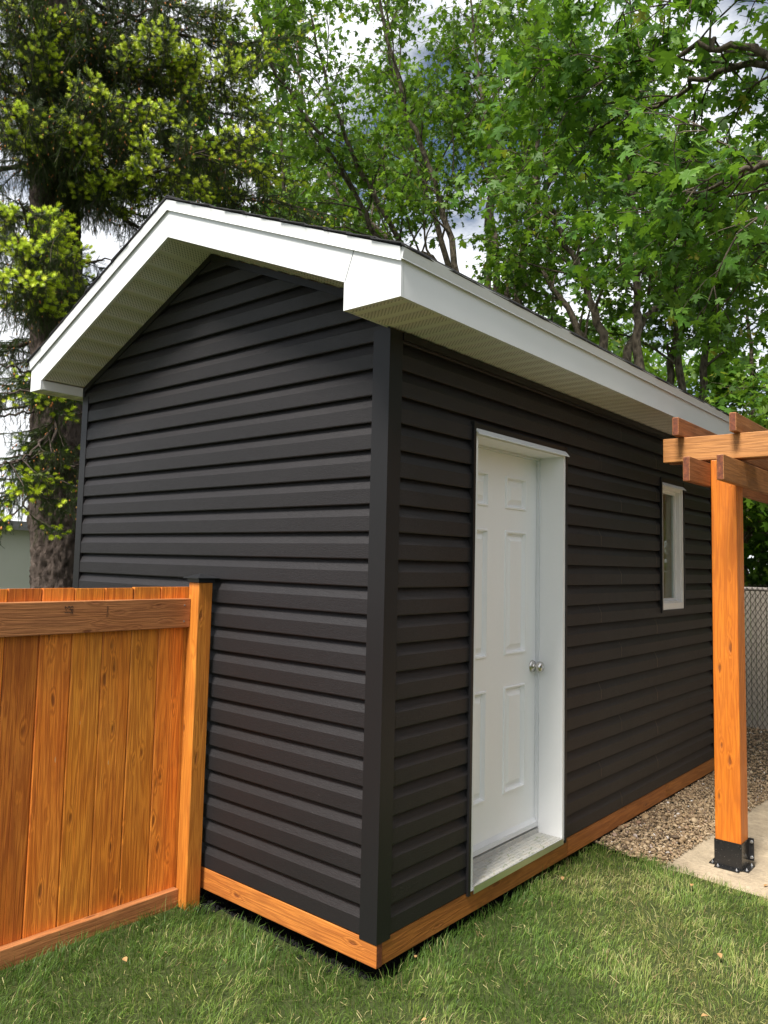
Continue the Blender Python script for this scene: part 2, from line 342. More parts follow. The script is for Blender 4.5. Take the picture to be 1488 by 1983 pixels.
# carcass behind the siding (hollow so the window looks into a room)
bm=bmesh.new()
def wallpanel(bm,x0,x1,y0,y1,z0,z1): box(bm,x0,x1,y0,y1,z0,z1)
wallpanel(bm,-W+.034,-.034,.032,.06,.09,ZS)                 # front
wallpanel(bm,-W+.034,-.034,L-.06,L-.032,.09,ZS)             # back
for (a,b,c,d) in ((.061,.5,.09,ZS),(3.2,L-.061,.09,ZS),(.5,3.2,.09,.5),(.5,3.2,2.4,ZS)): wallpanel(bm,-W+.032,-W+.06,a,b,c,d)   # left, with an opening for the added window
for (a,b,c,d) in ((.061,DY0,.09,ZS),(DY1,WY0,.09,ZS),(WY1,L-.061,.09,ZS),(DY0,DY1,DZ1,ZS),(WY0,WY1,.09,WZ0),(WY0,WY1,WZ1,ZS)): wallpanel(bm,-.06,-.0325,a,b,c,d)
prism(bm,[(-W+.03,ZS+.001),(-.03,ZS+.001),(-.03,roofz(-.03,ZAB)),(XA,ZAB),(-W+.03,roofz(-W+.03,ZAB))],lambda p,k:(p[0],.033+.03*k,p[1]))
prism(bm,[(-W+.03,ZS+.001),(-.03,ZS+.001),(-.03,roofz(-.03,ZAB)),(XA,ZAB),(-W+.03,roofz(-W+.03,ZAB))],lambda p,k:(p[0],L-.063+.03*k,p[1]))
box(bm,-W+.07,-.07,.07,L-.07,.09,.11)                     # floor
bmo('wall_sheathing',bm,wood_in,shed)
siding('rear_siding',lambda s,z,o:(s,L-.021+o,z),gable_iv,ZT,ZAB-.002)
siding('far_side_siding',lambda s,z,o:(-W+.021-o,s,z),lambda a,b:([(.002,.5,.002,.5),(3.2,L-.002,3.2,L-.002)] if .5<(a+b)/2<2.4 else [(.002,L-.002,.002,L-.002)]),ZT,ZS-.002,(.5,2.4))
# corner posts: an L of two leaves with a small return
def corner(x,y,sx,sy,wx,wy):
    bm=bmesh.new(); zb=ZT-.012; zt=ZS-.002
    pts=[(0,0),(-wx,0),(-wx,.019),(-wx+.006,.019),(-wx+.006,.008),(-.008,.008),(-.008,wy-.006),(-.019,wy-.006),(-.019,wy),(0,wy)]
    prism(bm,[(x+sx*p[0],y+sy*p[1]) for p in pts],lambda p,k:(p[0],p[1],zb+(zt-zb)*k))
    return bmo('corner_trim',bm,m_tr,shed,bevel=.0018)
corner(.001,-.001,1,1,.090,.085); corner(-W-.001,-.001,-1,1,.065,.085); corner(.001,L+.001,1,-1,.085,.085); corner(-W-.001,L+.001,-1,-1,.085,.085)
# trims
def strip(name,pts,fn,mat=m_tr,bevel=0):
    bm=bmesh.new(); prism(bm,pts,fn); return bmo(name,bm,mat,shed,bevel=bevel)
for sgn in (1,-1):
    xe=-.0 if sgn>0 else -W
    a=[(XA,ZAB-.0005),(xe,roofz(xe,ZAB)-.0005),(xe,roofz(xe,ZAB)-.036),(XA,ZAB-.036)]
    strip('rake_channel',a,lambda p,k:(p[0],-.0045+.02*k+(.0 if sgn>0 else .0005),p[1]))
bx('soffit_channel',(-.02,.006,.086,L-.086,ZS-.035,ZS-.001),m_tr,shed)
# left edge J strip seen above the corner post
bx('corner_channel',(-W+.001,-W+.022,-.004,.018,ZS-.001,roofz(-W+.02,ZAB)-.03),m_tr,shed)
# door ------------------------------------------------------------
def ring(bm,y0,y1,z0,z1,w,xa,xb,bottom=True,wt=None,wb=None):
    wt=w if wt is None else wt; wb=w if wb is None else wb
    box(bm,xa,xb,y0,y0+w,z0,z1); box(bm,xa,xb,y1-w,y1,z0,z1); box(bm,xa,xb,y0+w,y1-w,z1-wt,z1)
    if bottom: box(bm,xa,xb,y0+w,y1-w,z0,z0+wb)
bm=bmesh.new(); ZD0=.101
box(bm,-.17,.004,DY0,DY0+.022,ZD0,DZ1); box(bm,-.17,.004,DY1-.022,DY1,ZD0,DZ1); box(bm,-.17,.004,DY0+.022,DY1-.022,DZ1-.022,DZ1)
dframe=bmo('door_frame',bm,m_frame,shed,bevel=.002)
bm=bmesh.new()   # door stops
box(bm,-.159,-.140,DY0+.0225,DY0+.034,ZD0+.05,DZ1-.0225); box(bm,-.159,-.140,DY1-.034,DY1-.0225,ZD0+.05,DZ1-.0225); box(bm,-.159,-.140,DY0+.0345,DY1-.0345,DZ1-.034,DZ1-.0225)
bmo('door_stop',bm,m_rubber,dframe,bevel=.0015)
# slab with six raised panels
SY0,SY1,SZ0,SZ1=DY0+.026,DY1-.026,.165,DZ1-.026; XD=-.160
def door_slab():
    cols=[(.80,1.02),(1.195,1.415)]; rows=[(.385,.935),(1.10,1.76),(1.878,2.055)]
    bm=bmesh.new(); box(bm,XD-.050,XD-.018,SY0,SY1,SZ0,SZ1)
    ys=[SY0]+[v for c in cols for v in c]+[SY1]; zs=[SZ0]+[v for r in rows for v in r]+[SZ1]
    def q(pts): bm.faces.new([bm.verts.new(p) for p in pts])
    for i in range(len(ys)-1):
        for j in range(len(zs)-1):
            y0,y1,z0,z1=ys[i],ys[i+1],zs[j],zs[j+1]
            if i%2==1 and j%2==1:
                ins=[(0,0),(.003,.008),(.010,.008),(.017,-.014),(.026,-.014),(.054,.002)]
                prev=None
                for (d,h) in ins:
                    r=[(XD+h,y0+d,z0+d),(XD+h,y1-d,z0+d),(XD+h,y1-d,z1-d),(XD+h,y0+d,z1-d)]
                    if prev:
                        for k in range(4): q([prev[k],prev[(k+1)%4],r[(k+1)%4],r[k]])
                    prev=r
                q(prev)
            else: q([(XD,y0,z0),(XD,y1,z0),(XD,y1,z1),(XD,y0,z1)])
    for (a,b) in (((SY0,SZ0),(SY1,SZ0)),((SY1,SZ0),(SY1,SZ1)),((SY1,SZ1),(SY0,SZ1)),((SY0,SZ1),(SY0,SZ0))):
        q([(XD,*a),(XD,*b),(XD-.0059,*b),(XD-.0059,*a)])
    bmesh.ops.remove_doubles(bm,verts=bm.verts,dist=.0001)
    return bmo('door',bm,m_door,shed)
door=door_slab()
bm=bmesh.new(); box(bm,XD+.0005,XD+.022,SY0+.01,SY1-.01,SZ0-.012,SZ0+.012); prism(bm,[(XD+.0005,SZ0+.0125),(XD+.018,SZ0+.0125),(XD+.0005,SZ0+.03)],lambda p,k:(p[0],SY0+.01+(SY1-SY0-.02)*k,p[1]))
bmo('door_sweep',bm,m_rubber,door,bevel=.001)
bm=bmesh.new(); ky,kz=1.497,1.019
lathe(bm,[(.034,0),(.034,.003),(.031,.009),(.020,.012),(.013,.016),(.0125,.026),(.019,.030),(.0275,.037),(.0305,.047),(.0295,.056),(.024,.064),(.014,.0675),(.006,.068)],(XD+.0005,ky,kz),0)
knob=bmo('door_knob',bm,m_nickel,door,smooth=True)
bm=bmesh.new(); cyl(bm,(XD+.0687,ky,kz),0,.0065,.006,.002); box(bm,XD+.0705,XD+.0712,ky-.0008,ky+.0008,kz-.004,kz+.004); bmo('keyhole',bm,m_zinc,knob)
# sill
bm=bmesh.new(); box(bm,-.17,.006,DY0+.0225,DY1-.0225,.103,.116)
for k in range(6): x=-.125+k*.022; box(bm,x,x+.012,DY0+.023,DY1-.023,.1162,.1172)
box(bm,-.155,-.138,DY0+.023,DY1-.023,.1165,.140)
sill=bmo('threshold',bm,m_thr,shed,bevel=.001)
bx('threshold_nosing',(.0065,.012,DY0+.022,DY1-.022,.088,.1195),m_zinc,sill)
# grass clippings lying in the doorway
V=[];F=[]
for k in range(46):
    x=G.uniform(-.12,0); y=G.uniform(DY0+.04,DY1-.05); a=G.uniform(0,math.pi); l=G.uniform(.008,.032); w=.0011; c,s_=math.cos(a),math.sin(a); b=len(V)
    V+=[(x-c*l/2-s_*w,y-s_*l/2+c*w,.1192),(x+c*l/2-s_*w,y+s_*l/2+c*w,.1205),(x+c*l/2+s_*w,y+s_*l/2-c*w,.1207),(x-c*l/2+s_*w,y-s_*l/2-c*w,.1196)]; F.append((b,b+1,b+2,b+3))
clip=meshnp('grass_clippings',V,F,m_grass,None,tint=G.choice([.2,.6,.9],len(V)))
tag(clip,'scatter of grass clippings lying on the metal door sill','grass clippings',kind='stuff')
# head flashing and J channel round door
def head_cap(y0,y1,z):
    return [(.0055,z-.002),(.030,z-.024),(.030,z-.028),(.0055,z-.005)]
strip('door_head_cap',[(.0048,DZ1+.012),(.026,DZ1-.014),(.0275,DZ1-.019),(.0235,DZ1-.019),(.0045,DZ1+.002)],lambda p,k:(p[0],DY0-.003+(DY1-DY0+.008)*k,p[1]),m_fas)
def jchannel(y0,y1,z0,z1,bottom):
    bm=bmesh.new(); w=.019; e=.001
    box(bm,-.02,.009,y0-w,y0-e,z0-(w if bottom else 0.014),z1+.042); box(bm,-.02,.0085,y1+e,y1+w,z0-(w if bottom else .014),z1+.040)
    box(bm,-.02,.0065,y0-e+.0005,y1+e-.0005,z1+.0125,z1+.036)
    if bottom: box(bm,-.02,.0075,y0-e+.0005,y1+e-.0005,z0-w,z0-e)
    return bm
bmo('door_channel',jchannel(DY0,DY1,ZD0,DZ1,False),m_tr,shed,bevel=.0012)
bmo('window_channel',jchannel(WY0,WY1,WZ0,WZ1,True),m_tr,shed,bevel=.0012)
# window
bm=bmesh.new(); ring(bm,WY0,WY1,WZ0,WZ1,.024,-.070,.002,wb=.045); wfr=bmo('window',bm,m_frame,shed,bevel=.002)
bm=bmesh.new(); ring(bm,WY0+.0245,WY1-.0245,WZ0+.0455,WZ1-.0245,.012,-.068,-.010); bmo('inner_frame',bm,m_frame,wfr,bevel=.002)
bm=bmesh.new(); ring(bm,WY0+.037,WY1-.037,WZ0+.058,WZ1-.037,.018,-.066,-.040); sash=bmo('sash',bm,m_frame,wfr,bevel=.002)
bx('pane',(-.058,-.053,WY0+.0555,WY1-.0555,WZ0+.0765,WZ1-.0555),m_gl,wfr,0)
strip('window_head_cap',[(.0032,WZ1+.010),(.024,WZ1-.012),(.026,WZ1-.017),(.022,WZ1-.017),(.003,WZ1+.001)],lambda p,k:(p[0],WY0-.003+(WY1-WY0+.008)*k,p[1]),m_fas)
bm=bmesh.new(); box(bm,-.42,-.0705,WY1-.018,WY1+.03,WZ0-.2,WZ1+.2); bmo('stud_lining',bm,wood_in,shed)
bm=bmesh.new(); ring(bm,.5,3.2,.5,2.4,.05,-W-.004,-W+.07); added_window=bmo('window',bm,m_frame,shed,bevel=.002)  # unseen window added to let light reach the stud lining
bx('pane',(-W+.03,-W+.034,0.551,3.149,.551,2.349),m_gl,added_window,0)
# skids under the walls
board('skirt_board',(-1.62,-.001,.002,.040,.0,ZT-.004),wood_skid_x,shed,0,m_end,.003)
board('skirt_board',(-W+.001,-1.622,.003,.040,.0,ZT-.004),wood_skid_x,shed,0,m_end,.003)
board('skirt_board',(-.040,-.004,.0405,1.62,.0,ZT-.004),wood_skid_y,shed,1,m_end,.003)
board('skirt_board',(-.040,-.004,1.623,3.1,.0,ZT-.004),wood_skid_y,shed,1,m_end,.003)
board('skirt_board',(-.040,-.004,3.103,L,.0,ZT-.004),wood_skid_y,shed,1,m_end,.003)
bm=bmesh.new()
for x in (-.5,-1.3,-2.1): box(bm,x-.07,x+.07,.3,L-.2,-.07,.085)
bmo('floor_runner',bm,wood_in,shed)
# roof ------------------------------------------------------------
YF=-OY; YB=L+OY
def slope_pt(x,top,dz=0): return (x,roofz(x,top)+dz)
# shingle courses
def shingles(sg):
    V=[];F=[]; run=(OX-XA if sg>0 else XA+W+OXL)+.018; sl=SR if sg>0 else SL; n=int(run/.128)+1
    nx=60
    for c in range(n):
        d0=max(run-c*.128,0); d1=max(d0-.150,0)   # horizontal distance from the ridge
        edges=np.linspace(YF-.022,YB+.022,nx)
        b=len(V); th=.011+.002*(c%2)
        jf=G.uniform(-.006,.004); jb=G.uniform(-.006,.004)
        for i,y in enumerate(edges):
            yy=y+(jf if i==0 else jb if i==nx-1 else 0); w=.0015*G.standard_normal()
            for (d,h) in ((d0+w,0),(d0+w,th),(d1,.004)):
                V.append((XA+sg*d,yy,ZAT-sl*d+.002+h))
        for i in range(nx-1):
            a=b+i*3; F+= [(a,a+3,a+4,a+1),(a+1,a+4,a+5,a+2)]
        F+=[(b,b+1,b+2,b+2),(b+(nx-1)*3,b+(nx-1)*3+1,b+(nx-1)*3+2,b+(nx-1)*3+2)]
    F=[(f[0],f[1],f[2],f[3]) for f in F if len(set(f))==4]+[]
    T=[]
    o=meshnp('roof_shingles',V,F,m_sh,shed); md=o.modifiers.new('s','SOLIDIFY'); md.thickness=.004; md.offset=-1 if sg<0 else 1
    return o
shingles(1); shingles(-1)
bm=bmesh.new()   # ridge caps
for k in range(36):
    y0=YF-.02+k*.133; y1=min(y0+.15,YB+.02); r=.0015*G.standard_normal(); h=.012+.004+r
    prism(bm,[(XA-.13,ZAT-.13*SL+.014),(XA,ZAT+h+.006),(XA+.13,ZAT-.13*SR+.014),(XA+.128,ZAT-.13*SR+.009),(XA,ZAT+h-.002),(XA-.128,ZAT-.13*SL+.009)],lambda p,q:(p[0],y0 if q==0 else y1,p[1]+(0.005 if q==0 else 0)))
    if y1>=YB: break
bmo('ridge_cap',bm,m_sh,shed)
bm=bmesh.new() # roof deck
for sg,xe in ((1,OX-.004),(-1,-W-OXL+.004)):
    prism(bm,[(XA,ZAT-.004),(xe,roofz(xe)-.004),(xe,roofz(xe)-.022),(XA,ZAT-.022)],lambda p,k:(p[0],YF+.006 if k==0 else YB-.006,p[1]))
bmo('roof_deck',bm,wood_in,shed)
# rake fascia boards, drip edges, end boxes, front and back
for (yf,s) in ((YF,1),(YB,-1)):
    def Y(a): return yf+s*a
    DR=.046
    xj=XR+.060
    strip('fascia',[(XA,ZAT-.003),(xj,roofz(xj)-.003),(XR,roofz(XR,ZAB)),(XA,ZAB)],lambda p,k:(p[0],Y(.0+.016*k),p[1]),m_fas)
    strip('joint_shade_strip',[(XR-.02,roofz(XR,ZAB)+.012),(XR+.06,roofz(XR,ZAB)+.012),(xj+.04,roofz(xj)-.03),(xj-.04,roofz(xj)-.02)],lambda p,k:(p[0],Y(.017+.004*k),p[1]),m_tr)  # dark strip behind the joint gap, painting in its shade line
    xl=-W+.055
    strip('fascia',[(XA-.0008,ZAT-.003),(XA-.0008,ZAB),(-W+.0,roofz(-W,ZAB)),(xl-.10,roofz(xl-.10)-.003)],lambda p,k:(p[0],Y(.0003+.016*k),p[1]),m_fas)
    strip('eave_end_box',[(xj+.006,roofz(xj)-.003),(OX,ZF-.003),(OX,ZS),(XR,ZS),(XR,roofz(XR,ZAB)-.003),(XR+.006,roofz(XR,ZAB)-.001)],lambda p,k:(p[0],Y(-.0006+.016*k),p[1]),m_fas)
    strip('eave_end_box',[(xl-.101,roofz(xl-.101)-.003),(-W-.002,roofz(-W,ZAB)),(-W-.002,ZS),(-W-OXL,ZS),(-W-OXL,ZF-.003)],lambda p,k:(p[0],Y(-.003+.016*k),p[1]),m_fas)
    # drip edge: a shallow flared strip over the fascia top
    for sg,xe in ((1,OX+.006),(-1,-W-OXL-.006)):
        bm=bmesh.new()
        prof=[(-.018,.001),(-.010,-DR),(-.0125,-DR-.004),(-.006,-DR+.002),(-.004,.0)]
        a=[bm.verts.new((XA,Y(p[0]),ZAT+p[1])) for p in prof]; b=[bm.verts.new((xe,Y(p[0]+(.0002 if sg<0 else 0)),roofz(xe)+p[1])) for p in prof]
        bm.faces.new(a); bm.faces.new(b[::-1])
        for i in range(5): bm.faces.new((a[i],a[(i+1)%5],b[(i+1)%5],b[i]))
        bmo('drip_edge',bm,m_fas,shed)
# eave fascia and drip
def eave(x,s):
    f=bx('fascia',(x-.016*s if s>0 else x,x if s>0 else x+.016,YF+.014,YB-.014,ZS,ZF-.004),m_fas,shed,.0015)
    bm=bmesh.new(); prof=[(.022,.0005),(.010,-.042),(.013,-.047),(.003,-.043),(.001,-.001)]
    a=[bm.verts.new((x+s*p[0],YF-.008,ZF+p[1])) for p in prof]; b=[bm.verts.new((x+s*p[0],YB+.008,ZF+p[1])) for p in prof]
    bm.faces.new(a); bm.faces.new(b[::-1])
    for i in range(5): bm.faces.new((a[i],a[(i+1)%5],b[(i+1)%5],b[i]))
    bmo('drip_edge',bm,m_fas,shed)
eave(OX,1); eave(-W-OXL,-1)
# soffits: ribbed panels
def soffit_level(x0,x1):
    V=[];F=[]; y=YF+.014; n=0
    while y<YB-.02:
        c=math.floor(y/.102)*.102; 
        for (o,dz) in ((0,0),(.008,.006),(.016,0)):
            yy=min(max(c+o,YF+.013),YB-.013); V+=[(x0,yy,ZS+.006-dz),(x1,yy,ZS+.006-dz)]
        y=c+.102+.001
    F=[(2*i,2*i+1,2*i+3,2*i+2) for i in range(len(V)//2-1)]
    return meshnp('soffit',V,F,m_sof_y,shed)
soffit_level(-.012,OX-.012); soffit_level(-W-OXL+.012,-W+.0)
def soffit_rake(x0,x1,ya,yb):
    V=[]; x=x0
    while x<x1:
        c=math.floor(x/.102)*.102
        for (o,dz) in ((0,0),(.008,.005),(.016,0)):
            xx=min(max(c+o,x0),x1); z=roofz(xx,ZAB)+.005-dz; V+=[(xx,ya,z),(xx,yb,z)]
        x=c+.1021
    V+=[(x1,ya,roofz(x1,ZAB)+.005),(x1,yb,roofz(x1,ZAB)+.005)]
    F=[(2*i,2*i+1,2*i+3,2*i+2) for i in range(len(V)//2-1)]
    return meshnp('soffit',V,F,m_sof_x,shed)
for ya,yb in ((YF+.013,.018),(L-.018,YB-.013)):
    soffit_rake(XA,XR-.001,ya,yb); soffit_rake(-W+.001,XA,ya,yb)
# inner cheeks of the eave boxes
for (x,zz,s) in ((XR,roofz(XR,ZAB),-1),(-W-.001,roofz(-W,ZAB),1)):
    for ya,yb in ((YF+.014,-.002),(L+.002,YB-.014)):
        V=[(x,ya,ZS),(x,yb,ZS),(x,yb,zz),(x,ya,zz)]
        t=.004; bm=bmesh.new(); box(bm,min(x,x-t*s),max(x,x-t*s),ya,yb,ZS+.001,zz+.004); bmo('eave_box_cheek',bm,m_sof_y if s>0 else m_fas,shed)
# ================================================================ FENCE
LOCAL[0]=True
fence=empty('wooden_fence',(-1.0774,-.102,0),'orange stained vertical board fence with capped post beside the shed gable','fence',rz=-.0204)
fp=board('post',(-.0818,0,0,.0818,-.3,1.4552),wood_fpost,fence,2,m_end,.004)
fp.location=(-.0409,.0409,(1.4552-.3)/2)
def pcap(x,y,parent):
    bm=bmesh.new(); a=.062; b=.046
    for (s0,z0,s1,z1) in ((a,1.4790,.006,1.498),):
        lo=[bm.verts.new((x+i*s0,y+j*s0,z0)) for i,j in((-1,-1),(1,-1),(1,1),(-1,1))]; hi=[bm.verts.new((x+i*s1,y+j*s1,z1)) for i,j in((-1,-1),(1,-1),(1,1),(-1,1))]
        bm.faces.new(hi); bm.faces.new(lo[::-1])
        for k in range(4): bm.faces.new((lo[k],lo[(k+1)%4],hi[(k+1)%4],hi[k]))
    box(bm,x-b,x+b,y-b,y+b,1.4562,1.4788); box(bm,x-a-.001,x+a+.001,y-a-.001,y+a+.001,1.4755,1.4792)
    return bmo('post_cap',bm,m_capm,parent)
pc=pcap(-.0409,.0409,fence)
RX=-.059
board('rail',(RX-.038,RX,-2.25,-.001,1.239,1.377),wood_y,fence,1,m_end,.003)
board('rail',(RX-.038,RX,-2.25,-.001,-.118,.0158),wood_y,fence,1,m_end,.003)
board('post',(-.0818,0,-2.333,-2.2515,-.3,1.4552),wood_fpost,fence,2,m_end,.004)
pcap(-.0409,-2.292,fence)
y=.034; k=0
while y>-2.2:
    w=.1810 if k==0 else .1437
    y0=max(y-w,-2.2485); t=G.uniform(-.0012,.0012)
    bm=bmesh.new(); cx,cy=RX-.0385-.0085,(y+y0)/2; hw=(y-y0)/2-.0012; zt=1.430+G.uniform(-.003,.003); zb=-.10; hz=(zt-zb)/2
    # tongue and groove board with eased front edges and a centre bead on some
    pts=[(.0085+t,-hw+.004),(.0085+t,hw-.004),(.0045+t,hw),(-.0085,hw),(-.0085,-hw),(.0045+t,-hw)]
    if k%3!=1:
        g=G.uniform(-.018,.022); pts=[(.0085+t,-hw+.004),(.0085+t,g-.002),(.0062+t,g),(.0085+t,g+.002)]+pts[1:]
    prism(bm,pts,lambda p,q:(p[0],p[1],-hz+2*hz*q))
    bmesh.ops.recalc_face_normals(bm,faces=bm.faces)
    for f in bm.faces:
        if f.normal.z>.9: f.material_index=0
    me=bpy.data.meshes.new('board'); bm.to_mesh(me); bm.free(); o=link('board',me,wood_z,fence); o.location=(cx,cy,(zt+zb)/2)
    y=y0; k+=1
# screw heads on the rail ends and a lumber stamp inked on the top rail
for (yy,zz) in ((-.035,1.345),(-.035,1.268)):
    bm=bmesh.new(); cyl(bm,(RX+.0002,yy,zz),0,.0042,.0036,.0012,10); bmo('screw',bm,m_grey,fence)
def inked(txt,y,z,size):
    cu=bpy.data.curves.new('t','FONT'); cu.body=txt; cu.size=size; cu.extrude=.0002; cu.space_line=.75
    to=bpy.data.objects.new('t',cu); col.objects.link(to); bpy.context.view_layer.update()
    me=bpy.data.meshes.new_from_object(to.evaluated_get(bpy.context.evaluated_depsgraph_get())); bpy.data.objects.remove(to)
    # text reads downwards on the face that looks toward +X
    me.transform(Matrix.Translation((RX+.0006,y,z))@Matrix(((0,0,1,0),(0,1,0,0),(-1,0,0,0),(0,0,0,1))))
    o=link('lumber_stamp',me,m_ink,fence); return o
inked('SPF\n2-1',-.62,1.358,.026); inked('KD-HT 22',-.445,1.352,.011)
LOCAL[0]=False
# ================================================================ PERGOLA
pg=empty('pergola',(.6425,2.333,-.067),'orange stained timber pergola on a square post with a black steel foot','pergola')
PX0,PX1,PY0,PY1=.5735,.7115,2.264,2.402; CB=.0776
board('post',(PX0,PX1,PY0,PY1,-.06,2.2165),wood_post,pg,2,m_end,.006)
def foot(x0,x1,y0,y1):
    bm=bmesh.new(); t=.0035; z0=-.0665
    box(bm,x0-t,x1+t,y0-t,y0-.0005,z0,CB); box(bm,x0-t,x1+t,y1+.0005,y1+t,z0,CB); box(bm,x0-t,x0-.0005,y0,y1,z0,CB-.0003); box(bm,x1+.0005,x1+t,y0,y1,z0,CB-.0003)
    ft=bmo('post_base',bm,m_blk,pg,bevel=.0008)
    bm=bmesh.new(); f=.032
    box(bm,x0+.004,x1-.004,y0-t-f,y0-t-.0003,z0+.0005,z0+.005); box(bm,x1+t+.0003,x1+t+f,y0+.004,y1-.004,z0+.0005,z0+.005); box(bm,x0-t-f,x0-t-.0003,y0+.004,y1-.004,z0+.0005,z0+.005); box(bm,x0+.004,x1-.004,y1+t+.0003,y1+t+f,z0+.0005,z0+.005)
    bmo('base_flange',bm,m_blk,ft,bevel=.0008)
    bm=bmesh.new(); box(bm,x1+t+.0003,x1+t+.028,y1-.012,y1-.0075,z0+.03,CB+.006); box(bm,x1+t+.0003,x1+t+.028,y1-.0068,y1-.0023,z0+.03,CB+.006); bmo('clamp_ear',bm,m_blk,ft,bevel=.0008)
    def bolt(c,axis,sgn=1):
        bm=bmesh.new(); cyl(bm,c,axis,.0085,.0085,.0012,16)
        c2=list(c); c2[axis]+=.0012*1.0*(1 if axis==2 else sgn); 
        if axis==2:
            cyl(bm,c2,2,.0062,.0052,.006,6); cyl(bm,(c2[0],c2[1],c2[2]+.006),2,.0032,.001,.006,8)
        else: cyl(bm,(c[0],c[1]-.0085,c[2]),1,.0068,.0068,.007,10)
        bmo('bolt',bm,m_zinc,ft)
    zb=z0+.0055
    for xx in (x0+.02,x1-.02): bolt((xx,y0-t-f*.55,zb),2); bolt((xx,y1+t+f*.55,zb),2)
    for yy in (y0+.02,y1-.02): bolt((x1+t+f*.55,yy,zb),2); bolt((x0-t-f*.55,yy,zb),2)
    for zz in (z0+.048,CB-.012): bolt((x1+t+.017,y1-.0125,zz),1)
foot(PX0,PX1,PY0,PY1)
def beam(name,dims,axis): return board(name,dims,wood_x if axis==0 else wood_y2,pg,axis,m_end,.004)
wood_y2=wood('stained_beam_lengthwise',1,(.13,.05,.014),(.31,.125,.033),(.40,.175,.055),rough=.6,var=.25)
FX0,FX1=2.55,2.688
beam('lower_beam',(PX0-.0385,PX0-.0005,1.908,5.4,2.060,2.196),1); beam('lower_beam',(PX1+.0005,PX1+.0385,1.911,5.4,2.058,2.196),1)
beam('lower_beam',(FX0-.0385,FX0-.0005,1.908,5.4,2.060,2.196),1); beam('lower_beam',(FX1+.0005,FX1+.0385,1.911,5.4,2.058,2.196),1)
for yy in (2.262,2.365,4.9,5.003): beam('cross_beam',(.2977 if yy<3 else .31,3.0,yy,yy+.038,2.2175,2.3615),0)
for i in range(8): beam('rafter',(.3885+.3135*i,.4265+.3135*i,2.163 if i==0 else 2.185,5.35,2.3625,2.470),1)
for (x0,x1,y0) in ((FX0,FX1,PY0),(PX0,PX1,4.85),(FX0,FX1,4.85)):
    board('post',(x0,x1,y0,y0+.138,-.06,2.2165),wood_post,pg,2,m_end,.006)
    bm=bmesh.new(); t=.0035; box(bm,x0-t,x1+t,y0-t,y0+.138+t,-.0665,CB); box(bm,x0-.03,x1+.03,y0-.03,y0+.168,-.066,-.061); bmo('post_base',bm,m_blk,pg)
# ================================================================ GROUND
def sheet(name,mat,fx,xs,ys,kind='structure'):
    X,Y=np.meshgrid(xs,ys,indexing='ij'); Z=fx(X,Y); nx,ny=X.shape; V=np.stack([X,Y,Z],-1).reshape(-1,3)
    i,j=np.meshgrid(np.arange(nx-1),np.arange(ny-1),indexing='ij'); i=i.ravel();j=j.ravel()
    F=np.stack([i*ny+j,(i+1)*ny+j,(i+1)*ny+j+1,i*ny+j+1],1); o=meshnp(name,V,F,mat); tag(o,kind=kind); return o
def gz(x,y):   # lawn height
    near=np.clip((y+.1)/1.5,0,1)**.7; z=-.062+.020*near*np.clip(1-x/1.2,0,1)+.006*wob(x*1.6,y*1.6)
    return z
far=np.concatenate([-np.geomspace(3.2,400,14)[::-1],np.linspace(-3,3.4,120),np.geomspace(3.6,400,14)])
def gfun(X,Y):
    z=gz(X,Y); hard=(Y>1.97)|(X<-1.0)&(Y>-.06)|((X<-.01)&(Y>.05)); return np.where(hard|(np.abs(X)>3.3)|(np.abs(Y)>3.3),-.115,z)
ground=sheet('ground',m_lawn,gfun,far,np.concatenate([-np.geomspace(3.2,400,14)[::-1],np.linspace(-3,3.4,120),np.geomspace(3.6,400,14)]))
soil=sheet('soil',m_soil,lambda X,Y:-.082+.007*wob(X*14,Y*14)-.02*np.clip(-X-.1,0,.3)+.008*G.standard_normal(X.shape),np.linspace(-2.6,.05,150),np.linspace(-.07,1.2,60))
V=[];F=[];Tn=[]
gbed=sheet('gravel_bed',m_gbed,lambda X,Y:np.where(Y<4.3,-.022-.040*np.clip(X/.36,0,1.1),-.045)+.004*wob(X*9,Y*9)-np.where((X>.35)&(Y<6.0),.07,0),np.concatenate([[-6,-3],np.linspace(-1.5,.46,40)]),np.linspace(1.985,6.9,90))
# slab
bm=bmesh.new(); pts=[]
def edgex(y): return .352+.045*(y-2)+.006*wob(y*5,y*3)
ys=np.linspace(2.0,6.0,50); left=[(edgex(y),y) for y in ys]; xs=np.linspace(edgex(2.0),4.4,50)
front=[(x,2.0-.10*min(max((x-.4)/.6,0),1)+.008*wob(x*6,1)) for x in xs[1:]][::-1]
prism(bm,[(p[0],p[1]) for p in left]+[(4.4,6.0)]+front,lambda p,k:(p[0],p[1],-.16+.0925*k))
tag(bmo('patio_slab',bm,m_con,None,bevel=.004),kind='structure')
